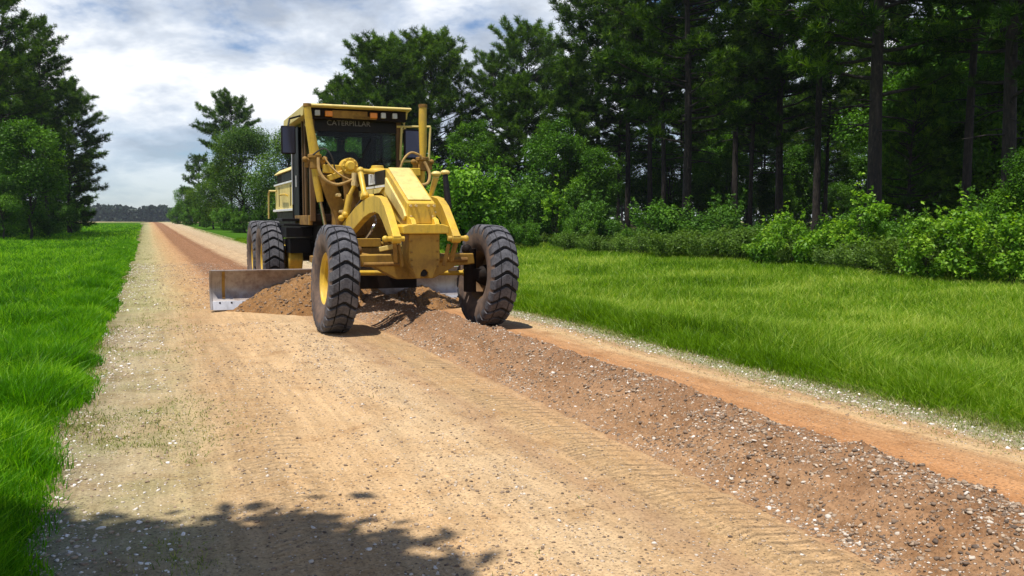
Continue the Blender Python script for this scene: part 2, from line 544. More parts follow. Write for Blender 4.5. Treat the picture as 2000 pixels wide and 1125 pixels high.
M['pile'] = road_mat('pushed_soil', [(-1.4, (0.25, 0.135, 0.055)), (6.0, (0.27, 0.15, 0.06))], None, 0.12, False)


def ground_mat():
    k = NT('ground_soil')
    c = k.coord()
    n = k.noise(c, 0.5, 5, 0.6)
    n2 = k.noise(c, 9, 5, 0.7)
    col = k.ramp(n, [(0.35, (0.03, 0.09, 0.006)), (0.6, (0.05, 0.13, 0.010))])
    col = k.mix(k.ramp(n2, [(0.5, 0.0), (0.75, 0.6)]), col, (0.11, 0.08, 0.04))
    sp = k.n('ShaderNodeSeparateXYZ'); k.l(c, sp.inputs[0])
    # far field: pale dry strip beyond the end of the grass
    dry = k.math('MULTIPLY', k.math('SUBTRACT', sp.outputs[1], 185), 0.02, clamp=True)
    stripes = k.ramp(k.noise(c, 0.05, 4), [(0.42, 0.0), (0.55, 1.0)])
    col = k.mix(k.math('MULTIPLY', dry, stripes), col, (0.42, 0.33, 0.20))
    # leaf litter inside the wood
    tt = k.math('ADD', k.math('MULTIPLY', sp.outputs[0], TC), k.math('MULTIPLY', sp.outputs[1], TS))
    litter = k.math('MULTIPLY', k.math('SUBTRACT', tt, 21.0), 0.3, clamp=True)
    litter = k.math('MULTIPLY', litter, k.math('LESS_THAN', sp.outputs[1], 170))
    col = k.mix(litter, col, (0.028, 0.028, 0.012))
    bare = k.math('MULTIPLY', k.math('MULTIPLY', k.math('ADD', tt, 1.3), 3.0, clamp=True), k.math('MULTIPLY', k.math('SUBTRACT', 6.2, tt), 3.0, clamp=True))
    col = k.mix(bare, col, (0.085, 0.065, 0.035))
    k.l(col, k.b.inputs['Base Color'])
    k.b.inputs['Roughness'].default_value = 1.0
    k.b.inputs['Specular IOR Level'].default_value = 0.0
    k.l(k.bump(n2, 0.5, 0.05), k.b.inputs['Normal'])
    return k.m


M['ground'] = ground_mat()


def stone_mat():
    k = NT('gravel_stones')
    v = k.attr('var')
    col = k.ramp(v, [(0.0, (0.10, 0.07, 0.05)), (0.3, (0.26, 0.18, 0.12)), (0.6, (0.44, 0.34, 0.24)), (0.85, (0.62, 0.55, 0.47)), (1.0, (0.82, 0.78, 0.74))])
    n = k.noise(k.coord(), 60, 3)
    k.l(k.mix(1.0, col, k.ramp(n, [(0.3, 0.8), (0.7, 1.15)]), 'MULTIPLY'), k.b.inputs['Base Color'])
    k.b.inputs['Roughness'].default_value = 0.85
    return k.m


M['stone'] = stone_mat()


# ------------------------------------------------------------------ ground, road, windrow, pile
def grid_faces(n, m):
    i = np.arange(n - 1)[:, None] * m + np.arange(m - 1)[None, :]
    i = i.ravel()
    return np.stack([i, i + 1, i + m + 1, i + m], 1)


def build_ground():
    a = np.concatenate([-np.geomspace(1500, 12, 34), np.linspace(-11, 11, 56), np.geomspace(12, 1500, 34)])
    b = np.concatenate([np.linspace(-40, 0, 16), np.linspace(0.5, 40, 110), np.geomspace(42, 2500, 70)])
    X, Y = np.meshgrid(a, b, indexing='ij')
    V = np.stack([X, Y, ground_z(X, Y)], -1).reshape(-1, 3)
    o = np_obj('ground', V, grid_faces(len(a), len(b))[:, ::-1], M['ground'], smooth_shade=True)
    tag(o, kind='structure')


def windrow_h(t, s):
    """height of the gravel ridge lying along the road ahead of the machine"""
    mid = 3.34 + 0.05 * fbm(s * 0.4, s * 0 + 3.3, 31, 2)
    u = (t - mid)
    w = np.where(u < 0, 0.64, 0.44)
    k = np.clip(1 - np.abs(u) / w, 0, 1)
    shape = k * k * (3 - 2 * k)
    h = (0.27 + 0.04 * fbm(s * 0.7, s * 0 + 1.0, 33, 2)) * shape
    return h * (1 - smooth(14.2, 15.6, s))


def road_z(t, s, fine=True):
    x, y = road_to_world(t, s)
    z = rise(y) - 0.02 * ((t - 2.6) / 2.9) ** 2
    z = z - 0.10 * smooth(5.8, 6.3, t) - 0.10 * smooth(1.05, 1.5, -t)
    z = z + 0.016 * fbm(t * 1.1, s * 0.5, 11, 3)
    z = z + 0.02 * smooth(16, 30, s) * np.exp(-((t - 1.3) / 0.25) ** 2)
    z = z + 0.11 * smooth(15.5, 18, s) * np.exp(-((t - 3.35) / 0.22) ** 2) * (1 - smooth(150, 200, s))
    if fine:
        z = z + 0.007 * fbm(t * 9, s * 9, 12, 3) * (1 - smooth(20, 40, s))
    return z


def build_road():
    t = np.linspace(-1.5, 6.3, 270)
    s = np.concatenate([np.arange(-2.5, 12, 0.035), np.arange(12, 26, 0.07), np.geomspace(26, 330, 150)])
    T, S = np.meshgrid(t, s, indexing='ij')
    V = np.stack([T, S, road_z(T, S)], -1).reshape(-1, 3)
    o = np_obj('road', V, grid_faces(len(t), len(s))[:, ::-1], M['road'], smooth_shade=True)
    o.rotation_euler = (0, 0, TH)
    tag(o, kind='structure')


def build_windrow():
    t = np.linspace(2.5, 3.82, 100)
    s = np.concatenate([np.arange(-2.5, 9, 0.018), np.arange(9, 15.6, 0.03)])
    T, S = np.meshgrid(t, s, indexing='ij')
    h = windrow_h(T, S)
    k = np.clip(h / 0.12, 0, 1)
    lump = 0.042 * fbm(T * 6, S * 6, 41, 3) + 0.022 * np.abs(fbm(T * 17, S * 17, 43, 3)) + 0.012 * fbm(T * 40, S * 40, 44, 2)
    V = np.stack([T, S, road_z(T, S, False) - 0.008 + h + lump * k], -1).reshape(-1, 3)
    o = np_obj('gravel_windrow', V, grid_faces(len(t), len(s))[:, ::-1], M['windrow'], smooth_shade=True)
    o.rotation_euler = (0, 0, TH)
    tag(o, 'long low ridge of brown gravelly soil running down the road ahead of the yellow machine', 'gravel ridge', kind='stuff')


# machine placed on the road: origin under the middle of the front axle, local +x forward, +y to its left
G0 = Vector((-1.30, 11.75, 0.0))
GT = math.radians(22.0)
GF = np.array([math.sin(GT), -math.cos(GT)])
GL = np.array([math.cos(GT), math.sin(GT)])


def g2w(x, y):
    return G0.x + GF[0] * x + GL[0] * y, G0.y + GF[1] * x + GL[1] * y


def pile_h(x, y):
    """dirt rolled up in front of the blade, in machine coordinates"""
    yy = np.array([-2.6, -2.0, -1.72, -1.45, -1.1, -0.7, -0.3, 0.1, 0.35, 0.6, 0.85, 1.05, 1.3, 1.6, 1.9, 2.2])
    hh = np.array([0.0, 0.03, 0.20, 0.36, 0.50, 0.60, 0.54, 0.38, 0.22, 0.20, 0.27, 0.34, 0.20, 0.10, 0.03, 0.0])
    top = np.interp(y, yy, hh)
    back = -3.3 + 0.065 * (y + 2.33)
    ln = 0.15 + 1.45 * top + 0.25 * smooth(-2, -1, y)
    u = np.clip((x - back) / ln, 0, 1)
    prof = (1 - u ** 1.5)
    return top * prof * (1 + 0.0 * y)


def build_pile():
    x = np.linspace(-3.32, -1.95, 110)
    y = np.linspace(-2.5, 2.2, 300)
    Xl, Yl = np.meshgrid(x, y, indexing='ij')
    h = pile_h(Xl, Yl)
    wx, wy = g2w(Xl, Yl)
    t, s = world_to_road(wx, wy)
    k = np.clip(h / 0.1, 0, 1)
    lump = 0.07 * fbm(Xl * 4, Yl * 4, 51, 3) + 0.06 * np.abs(fbm(Xl * 11, Yl * 11, 52, 3)) + 0.016 * fbm(Xl * 30, Yl * 30, 53, 2)
    z = road_z(t, s, False) - 0.02 + h + lump * k
    V = np.stack([Xl, Yl, z], -1).reshape(-1, 3)
    o = np_obj('dirt_pile', V, grid_faces(len(x), len(y)), M['pile'], smooth_shade=True)
    o.location = (G0.x, G0.y, 0.0)
    o.rotation_euler = (0, 0, GT - math.pi / 2)
    tag(o, 'loose reddish brown dirt heaped up against the front of the wide steel blade', 'dirt pile', kind='stuff')


build_ground()
build_road()
build_windrow()
build_pile()

# icosahedron for stones
_p = (1 + 5 ** 0.5) / 2
ICO = np.array([(-1, _p, 0), (1, _p, 0), (-1, -_p, 0), (1, -_p, 0), (0, -1, _p), (0, 1, _p), (0, -1, -_p), (0, 1, -_p), (_p, 0, -1), (_p, 0, 1), (-_p, 0, -1), (-_p, 0, 1)], float)
ICO /= np.linalg.norm(ICO[0])
ICOF = np.array([(0, 11, 5), (0, 5, 1), (0, 1, 7), (0, 7, 10), (0, 10, 11), (1, 5, 9), (5, 11, 4), (11, 10, 2), (10, 7, 6), (7, 1, 8), (3, 9, 4), (3, 4, 2), (3, 2, 6), (3, 6, 8), (3, 8, 9), (4, 9, 5), (2, 4, 11), (6, 2, 10), (8, 6, 7), (9, 8, 1)])


def stones(name, P, size, var, rng):
    n = len(P)
    jit = 1 + 0.28 * rng.standard_normal((n, 12, 1)).clip(-1.5, 1.5)
    L = ICO[None] * jit
    sc = np.stack([rng.uniform(0.7, 1.3, n), rng.uniform(0.6, 1.1, n), rng.uniform(0.4, 0.8, n)], 1)
    L = L * sc[:, None] * size[:, None, None]
    a = rng.uniform(0, 2 * np.pi, n); b = rng.normal(0, 0.35, n)
    ca, sa, cb, sb = np.cos(a), np.sin(a), np.cos(b), np.sin(b)
    x, y, z = L[..., 0], L[..., 1], L[..., 2]
    y, z = y * cb[:, None] - z * sb[:, None], y * sb[:, None] + z * cb[:, None]
    x, y = x * ca[:, None] - y * sa[:, None], x * sa[:, None] + y * ca[:, None]
    V = np.stack([x, y, z], -1) + P[:, None]
    Fc = (ICOF[None] + np.arange(n)[:, None, None] * 12).reshape(-1, 3)
    return np_obj(name, V.reshape(-1, 3), Fc, M['stone'], var=np.repeat(var, 12))


def in_view(x, y, margin=1.0):
    return (np.abs(x) < 0.62 * y + margin) & (y > 1.5)


def build_gravel():
    rng = np.random.default_rng(21)
    N = 420000
    s = 2.2 + 30 * rng.random(N) ** 2.1
    t = rng.uniform(-1.0, 6.0, N)
    dens_pts = [(-1.0, 0.9), (-0.5, 0.9), (-0.15, 0.5), (0.3, 0.4), (0.42, 0.35), (0.85, 0.35), (0.98, 0.55), (1.3, 0.62), (1.75, 0.7), (1.95, 0.3), (2.5, 0.10), (2.6, 0.1), (3.75, 0.05), (4.6, 0.03), (4.95, 0.2), (5.15, 1.0), (5.4, 1.0), (5.9, 0.3)]
    d = np.interp(t, [p[0] for p in dens_pts], [p[1] for p in dens_pts])
    patch = 0.35 + 0.9 * smooth(-0.25, 0.35, fbm(t * 1.6, s * 0.7, 61, 3))
    keep = rng.random(N) < d * patch * 0.5
    x, y = road_to_world(t, s)
    keep &= in_view(x, y) & ~((t > 2.75) & (t < 3.75) & (s < 15))
    gx = (x - G0.x) * GF[0] + (y - G0.y) * GF[1]
    keep &= ~((gx < -1.6) & (gx > -3.8))
    t, s, x, y = t[keep], s[keep], x[keep], y[keep]
    n = len(t)
    size = 0.0028 + 0.0095 * rng.random(n) ** 5
    size *= 1 + 0.5 * smooth(6, 20, s)
    vergew = np.clip(smooth(-0.1, -0.6, -np.abs(t + 0.35)) * 0 + (np.abs(t + 0.3) < 0.45) * 1.0 + (np.abs(t - 5.25) < 0.35) * 1.0, 0, 1)
    size *= 1 + 0.3 * vergew
    var = np.clip(rng.beta(0.75, 1.0, n) * 0.9 + 0.25 * vergew, 0, 1)
    z = road_z(t, s) + size * 0.12
    stones('gravel', np.stack([x, y, z], 1), size, var, rng)
    o = bpy.data.objects['gravel']
    tag(o, 'loose pale pebbles scattered over the sandy road and along both its edges', 'gravel', kind='stuff')
    # stones in the windrow
    N = 52000
    s = 2.2 + 13 * rng.random(N) ** 1.5
    t = 2.62 + 1.12 * rng.random(N)
    h = windrow_h(t, s)
    x, y = road_to_world(t, s)
    clus = smooth(-0.3, 0.4, fbm(t * 4, s * 2, 66, 3))
    keep = in_view(x, y) & (h > 0.01) & (rng.random(N) < 0.3 + 0.6 * clus)
    t, s, x, y, h = t[keep], s[keep], x[keep], y[keep], h[keep]
    n = len(t)
    kk = np.clip(h / 0.12, 0, 1)
    lump = 0.042 * fbm(t * 6, s * 6, 41, 3) + 0.022 * np.abs(fbm(t * 17, s * 17, 43, 3)) + 0.012 * fbm(t * 40, s * 40, 44, 2)
    size = 0.004 + 0.0125 * rng.random(n) ** 4
    z = road_z(t, s, False) - 0.008 + h + lump * kk - size * 0.05
    var = rng.beta(1.2, 1.9, n)
    o = stones('windrow_stones', np.stack([x, y, z], 1), size, var, rng)
    tag(o, 'white and tan stones lying in the brown ridge of graded soil', 'stones', kind='stuff')
    # clods and stones on the pile
    N = 3600
    lx = rng.uniform(-3.25, -2.0, N); ly = rng.uniform(-2.1, 1.8, N)
    h = pile_h(lx, ly); keep = h > 0.02
    lx, ly, h = lx[keep], ly[keep], h[keep]
    x, y = g2w(lx, ly); t, s = world_to_road(x, y)
    lump = 0.07 * fbm(lx * 4, ly * 4, 51, 3) + 0.06 * np.abs(fbm(lx * 11, ly * 11, 52, 3)) + 0.016 * fbm(lx * 30, ly * 30, 53, 2)
    size = 0.006 + 0.022 * rng.random(len(lx)) ** 4
    z = road_z(t, s, False) - 0.02 + h + lump * np.clip(h / 0.1, 0, 1) + size * 0.2
    o = stones('pile_clods', np.stack([x, y, z], 1), size, 0.08 + 0.38 * rng.random(len(lx)) ** 2, rng)
    tag(o, 'brown clods and stones resting on the dirt heaped before the blade', 'clods', kind='stuff')


build_gravel()


# ------------------------------------------------------------------ grass
def blades(name, x, y, z, hgt, wid, var, rng, mat, lean=0.35):
    n = len(x)
    a = rng.uniform(0, 2 * np.pi, n)
    ca, sa = np.cos(a), np.sin(a)
    le = np.abs(rng.normal(0, lean, n)) * hgt
    b = rng.uniform(0, 2 * np.pi, n)
    dx, dy = np.cos(b) * le, np.sin(b) * le
    V = np.zeros((n, 5, 3))
    w = wid / 2
    V[:, 0] = np.stack([x - ca * w, y - sa * w, z], 1)
    V[:, 1] = np.stack([x + ca * w, y + sa * w, z], 1)
    V[:, 2] = np.stack([x + ca * w * .8 + dx * .3, y + sa * w * .8 + dy * .3, z + hgt * .55], 1)
    V[:, 3] = np.stack([x - ca * w * .8 + dx * .3, y - sa * w * .8 + dy * .3, z + hgt * .55], 1)
    V[:, 4] = np.stack([x + dx, y + dy, z + hgt], 1)
    base = np.arange(n)[:, None] * 5
    return np_obj(name, V.reshape(-1, 3), [base + np.array([0, 1, 2, 3]), base + np.array([3, 2, 4])], mat, var=np.repeat(var, 5))


def scatter(n, y0, y1, power, rng, x_lo=-0.66, x_hi=0.66, margin=1.2):
    """points in the viewed wedge, denser near the camera"""
    y = y0 * (y1 / y0) ** (rng.random(n) ** power)
    x = y * rng.uniform(x_lo, x_hi, n) + rng.uniform(-margin, margin, n)
    return x, y


def grass_edge_left(s):
    return -0.62 + 0.14 * (1 - smooth(4.5, 6.5, s)) + 0.16 * fbm(s * 0.9, s * 0 + 2.0, 71, 3) + 0.10 * np.exp(-((s - 8.2) / 0.7) ** 2) 


def build_grass():
    rng = np.random.default_rng(31)
    # left meadow
    x, y = scatter(720000, 1.6, 150, 0.95, rng, -0.82, -0.26, 2.2)
    t, s = world_to_road(x, y)
    ed = grass_edge_left(s)
    keep = (t < ed - 0.6 * rng.random(len(x)) ** 1.6)
    x, y, t, s = x[keep], y[keep], t[keep], s[keep]
    hgt = (0.13 + 0.13 * rng.random(len(x))) * (0.75 + 0.5 * smooth(-.4, .4, fbm(x * .8, y * .8, 72, 3)))
    hgt *= 0.45 + 0.55 * smooth(0.0, 0.5, grass_edge_left(s) - t)
    hgt *= 1 + 0.3 * (rng.random(len(x)) > 0.96)
    wid = 0.0042 * (1 + y / 7.0)
    var = np.clip(0.95 * rng.random(len(x)) ** 1.3 + 0.02 + 0.3 * fbm(x * 0.35, y * 0.35, 73, 3) + 0.3 * fbm(x * 2.2, y * 2.2, 70, 2), 0, 1)
    o = blades('grass', x, y, np.maximum(ground_z(x, y), np.where(t > -1.5, road_z(t, s), -9)) - 0.02, hgt, wid, var, rng, M['grass'], 0.75)
    tag(o, 'lush bright green grass filling the left roadside', 'grass', kind='stuff')
    s2 = 2.4 + 60 * rng.random(150000) ** 2.0
    ed = grass_edge_left(s2); t2 = ed + 0.12 * rng.random(len(s2)) ** 3 - 0.8 * rng.random(len(s2)) ** 1.0
    x, y = road_to_world(t2, s2)
    hgt = (0.12 + 0.15 * rng.random(len(x))) * (0.45 + 0.55 * smooth(0.0, 0.25, ed - t2)) * (0.7 + 0.5 * smooth(-.4, .4, fbm(x * 2, y * 2, 79, 2)))
    var = np.clip(0.55 * rng.random(len(x)) + 0.15, 0, 1)
    o = blades('grass', x, y, np.maximum(ground_z(x, y), road_z(t2, s2)) - 0.02, hgt, 0.0045 * (1 + y / 7.0), var, rng, M['grass'], 0.6)
    tag(o, 'ragged fringe of tall green grass where the left meadow meets the road', 'grass', kind='stuff')
    # right verge and field
    x, y = scatter(620000, 5.0, 120, 0.9, rng, -0.25, 0.66)
    t, s = world_to_road(x, y)
    ed = 5.52 + 0.12 * fbm(s * 0.8, s * 0 + 4.0, 75, 3)
    keep = (t > ed + 0.2 * rng.random(len(x)) ** 2.5) & (t < 30 + 0.02 * s)
    x, y, t, s = x[keep], y[keep], t[keep], s[keep]
    dist = t - 5.5
    hgt = (0.10 + 0.13 * rng.random(len(x))) * (0.8 + 0.5 * smooth(-.4, .4, fbm(x * .6, y * .6, 76, 3)))
    hgt *= 0.5 + 0.8 * smooth(0.0, 0.35, dist) - 0.35 * smooth(1.2, 3.5, dist)
    wid = 0.0042 * (1 + y / 7.0)
    patch = fbm(x * 0.25, y * 0.25, 77, 4)
    var = np.clip(0.85 * rng.random(len(x)) ** 1.2 + 0.08 + 0.14 * fbm(x * 2.2, y * 2.2, 70, 2) + 0.3 * fbm(x * 0.4, y * 0.4, 78, 3) + 0.25 * smooth(0.05, 0.4, patch) * smooth(1, 3, dist), 0, 1)
    o = blades('grass', x, y, np.maximum(ground_z(x, y), np.where(t < 6.3, road_z(t, s), -9)) - 0.02, hgt, wid, var, rng, M['grassr'], 0.75)
    tag(o, 'tall green grass between the road and the right hand woods', 'grass', kind='stuff')
    s2 = 4.0 + 60 * rng.random(130000) ** 1.8
    ed = 5.50 + 0.12 * fbm(s2 * 0.8, s2 * 0 + 4.0, 75, 3); t2 = ed - 0.1 * rng.random(len(s2)) ** 3 + 0.85 * rng.random(len(s2))
    x, y = road_to_world(t2, s2)
    hgt = (0.09 + 0.15 * rng.random(len(x))) * (0.5 + 0.5 * smooth(0.0, 0.2, t2 - ed)) * (0.7 + 0.5 * smooth(-.4, .4, fbm(x * 1.6, y * 1.6, 74, 2)))
    var = np.clip(0.5 * rng.random(len(x)) + 0.12, 0, 1)
    o = blades('grass', x, y, np.maximum(ground_z(x, y), road_z(t2, s2)) - 0.02, hgt, 0.0045 * (1 + y / 7.0), var, rng, M['grassr'], 0.6)
    tag(o, 'ragged fringe of tall grass along the right edge of the road', 'grass', kind='stuff')
    # sparse weeds in the gravel at both edges
    x, y = scatter(1700000, 2.4, 120, 0.95, rng, -0.66, 0.66)
    t, s = world_to_road(x, y)
    pl = np.interp(t, [-1.0, -0.5, 0.0, 0.35, 0.6, 0.8], [1.0, 0.95, 0.7, 0.35, 0.08, 0.0]) * smooth(-0.15, 0.4, fbm(t * 1.5, s * 0.6, 81, 3)) * (0.35 + 0.65 * smooth(0.0, 0.3, fbm(t * 7, s * 7, 82, 2)))
    pl = pl + np.interp(t, [4.7, 4.95, 5.2, 5.6, 5.8], [0, 0.15, 0.8, 0.9, 0.0])
    pl = pl * 0.8 + 0.003 * ((t > 0.8) & (t < 2.4)) * (fbm(t * 3, s * 3, 83, 2) > 0.25)
    keep = (rng.random(len(x)) < pl)
    gx = (x - G0.x) * GF[0] + (y - G0.y) * GF[1]
    keep &= ~((gx < -1.5) & (gx > -4) & (t > 0.9) & (t < 5.2))
    x, y, t, s = x[keep], y[keep], t[keep], s[keep]
    hgt = 0.007 + 0.026 * rng.random(len(x)) ** 2.5 + 0.04 * smooth(5.2, 5.6, t) + 0.03 * smooth(0.2, 0.6, -t)
    var = rng.random(len(x))
    o = blades('weeds', x, y, road_z(t, s) - 0.004, hgt, 0.0035 * (1 + y / 8.0), var, rng, M['dry'], 1.1)
    tag(o, 'thin yellowish weeds sprouting in the gravel along the road edges', 'weeds', kind='stuff')


build_grass()


# ------------------------------------------------------------------ plants
def unit(v):
    return v / np.maximum(np.linalg.norm(v, axis=-1, keepdims=True), 1e-9)


def tube_np(paths, sides=6):
    """paths: list of (points (n,3), radii (n,)) -> verts, quads"""
    Vs, Fs, off = [], [], 0
    ang = np.linspace(0, 2 * np.pi, sides, endpoint=False)
    for P, R in paths:
        P = np.asarray(P, float); R = np.asarray(R, float)
        T = unit(np.gradient(P, axis=0))
        ref = np.array([0, 0, 1.0]) if abs(T[0, 2]) < 0.9 else np.array([1.0, 0, 0])
        A = unit(np.cross(T, ref)); B = np.cross(T, A)
        V = P[:, None] + (A[:, None] * np.cos(ang)[None, :, None] + B[:, None] * np.sin(ang)[None, :, None]) * R[:, None, None]
        n = len(P)
        i = np.arange(n - 1)[:, None] * sides + np.arange(sides)[None]
        j = np.arange(n - 1)[:, None] * sides + (np.arange(sides)[None] + 1) % sides
        F = np.stack([i, j, j + sides, i + sides], -1).reshape(-1, 4) + off
        Vs.append(V.reshape(-1, 3)); Fs.append(F); off += n * sides
    return np.concatenate(Vs), np.concatenate(Fs)


def tufts(C, D, K, L, W, rng):
    """needle bundles: K thin blades fanning out of each centre"""
    n = len(C)
    R = unit(rng.standard_normal((n, K, 3)))
    bd = unit(R + D[:, None] * 0.75)
    ln = L * rng.uniform(0.6, 1.15, (n, K, 1))
    pr = unit(np.cross(bd, unit(rng.standard_normal((n, K, 3)))))
    c = C[:, None] + 0 * bd
    V = np.stack([c - pr * W, c + pr * W, c + bd * ln + pr * W * 0.5, c + bd * ln - pr * W * 0.5], 2)
    Fc = np.arange(n * K * 4).reshape(-1, 4)
    return V.reshape(-1, 3), Fc


def leaves(C, N, L, W, rng):
    """one pointed leaf per centre, facing roughly along N"""
    n = len(C)
    N = unit(N + 0.75 * rng.standard_normal((n, 3)))
    u = unit(np.cross(N, unit(rng.standard_normal((n, 3)))))
    v = np.cross(N, u)
    l = L * rng.uniform(0.6, 1.2, (n, 1)); w = W * rng.uniform(0.7, 1.2, (n, 1))
    V = np.stack([C - u * l * .5, C - u * l * .05 + v * w * .5 + N * w * 0.12, C + u * l * .5, C - u * l * .05 - v * w * .5 + N * w * 0.12], 1)
    return V.reshape(-1, 3), np.arange(n * 4).reshape(-1, 4)


def pine_meshes(seed, H, cs, cr, nb=70, tr=0.22, tuftn=5, peak=0.35, needle=0.30, lop=0.0, sparse=0.0):
    rng = np.random.default_rng(seed)
    zs = np.linspace(-0.3, H, 14)
    bend = np.stack([0.25 * np.sin(zs * 0.22 + seed) * zs / H * 1.2, 0.2 * np.cos(zs * 0.17 + seed * 2) * zs / H, zs], 1)
    bend[:, :2] -= bend[0, :2]
    rad = tr * (1 - 0.88 * (np.clip(zs, 0, H) / H) ** 1.1) * (1 + 0.25 * np.exp(-np.clip(zs, 0, 9) * 1.5))
    trunk = [(bend, rad)]
    limbs = []
    C, D = [], []
    z0 = cs * H
    # dead stubs and thin bare limbs below the crown
    for i in range(9):
        z = rng.uniform(0.35 * z0 + 1.5, z0) if z0 > 3 else 2.0
        a = rng.uniform(0, 2 * np.pi); l = rng.uniform(0.5, 1.8)
        p0 = np.array([np.interp(z, zs, bend[:, 0]), np.interp(z, zs, bend[:, 1]), z])
        d = np.array([math.cos(a), math.sin(a), rng.uniform(-0.2, 0.2)])
        limbs.append((np.array([p0, p0 + d * l * .5, p0 + d * l + [0, 0, -0.1]]), [0.03, 0.02, 0.008]))
    for i in range(nb):
        f = (i + rng.random()) / nb
        z = z0 + (H - z0) * f ** 0.9 * 0.985
        env = np.interp(f, [0, 0.12, peak, 0.68, 0.88, 1.0], [0.5, 0.8, 1.0, 0.88, 0.62, 0.22])
        l = cr * env * rng.uniform(0.55, 1.15)
        if rng.random() < sparse: continue
        a = i * 2.39996 + rng.normal(0, 0.5)
        if lop: l *= 1 + lop * math.cos(a - math.pi)
        el = np.interp(f, [0, 0.5, 1], [rng.normal(-0.02, 0.16), rng.normal(0.28, 0.14), rng.normal(0.8, 0.2)])
        p0 = np.array([np.interp(z, zs, bend[:, 0]), np.interp(z, zs, bend[:, 1]), z])
        d = np.array([math.cos(a) * math.cos(el), math.sin(a) * math.cos(el), math.sin(el)])
        q = np.linspace(0, 1, 5)
        P = p0 + d * l * q[:, None] + np.array([0, 0, 1.0]) * (q[:, None] ** 2) * l * 0.14
        P += rng.normal(0, 0.04 * l, P.shape) * q[:, None]
        limbs.append((P, (0.025 + 0.045 * (1 - f)) * (1 - 0.8 * q)))
        nt = max(3, int(5 * l / 1.6))
        side = np.array([-d[1], d[0], 0.0])
        for j in range(nt):
            g = 0.35 + 0.65 * (j + rng.random()) / nt
            b0 = p0 + d * l * g + np.array([0, 0, 1.0]) * g * g * l * 0.14
            tl = (0.30 + 0.35 * l * (1.15 - g)) * rng.uniform(0.6, 1.2)
            td = unit(d * rng.uniform(0.4, 1.0) + side * rng.choice([-1, 1]) * rng.uniform(0.3, 1.1) + np.array([0, 0, rng.uniform(0.0, 0.6)]))
            if tl > 0.4:
                limbs.append((np.array([b0, b0 + td * tl * .5, b0 + td * tl]), [0.014, 0.01, 0.005]))
            for m in range(tuftn):
                gg = 0.25 + 0.75 * (m + rng.random()) / tuftn
                C.append(b0 + td * tl * gg + rng.normal(0, 0.09, 3)); D.append(td * 0.6 + np.array([0, 0, 0.5]))
    C = np.array(C); D = unit(np.array(D))
    V, Fc = tufts(C, D, 13, needle, 0.017, rng)
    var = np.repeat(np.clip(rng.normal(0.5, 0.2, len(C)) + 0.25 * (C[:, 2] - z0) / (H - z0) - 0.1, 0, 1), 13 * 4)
    tv, tf = tube_np(trunk, 10)
    lv, lf = tube_np(limbs, 4)
    return (np.concatenate([tv, lv]), np.concatenate([tf, lf + len(tv)])), (V, Fc, var)


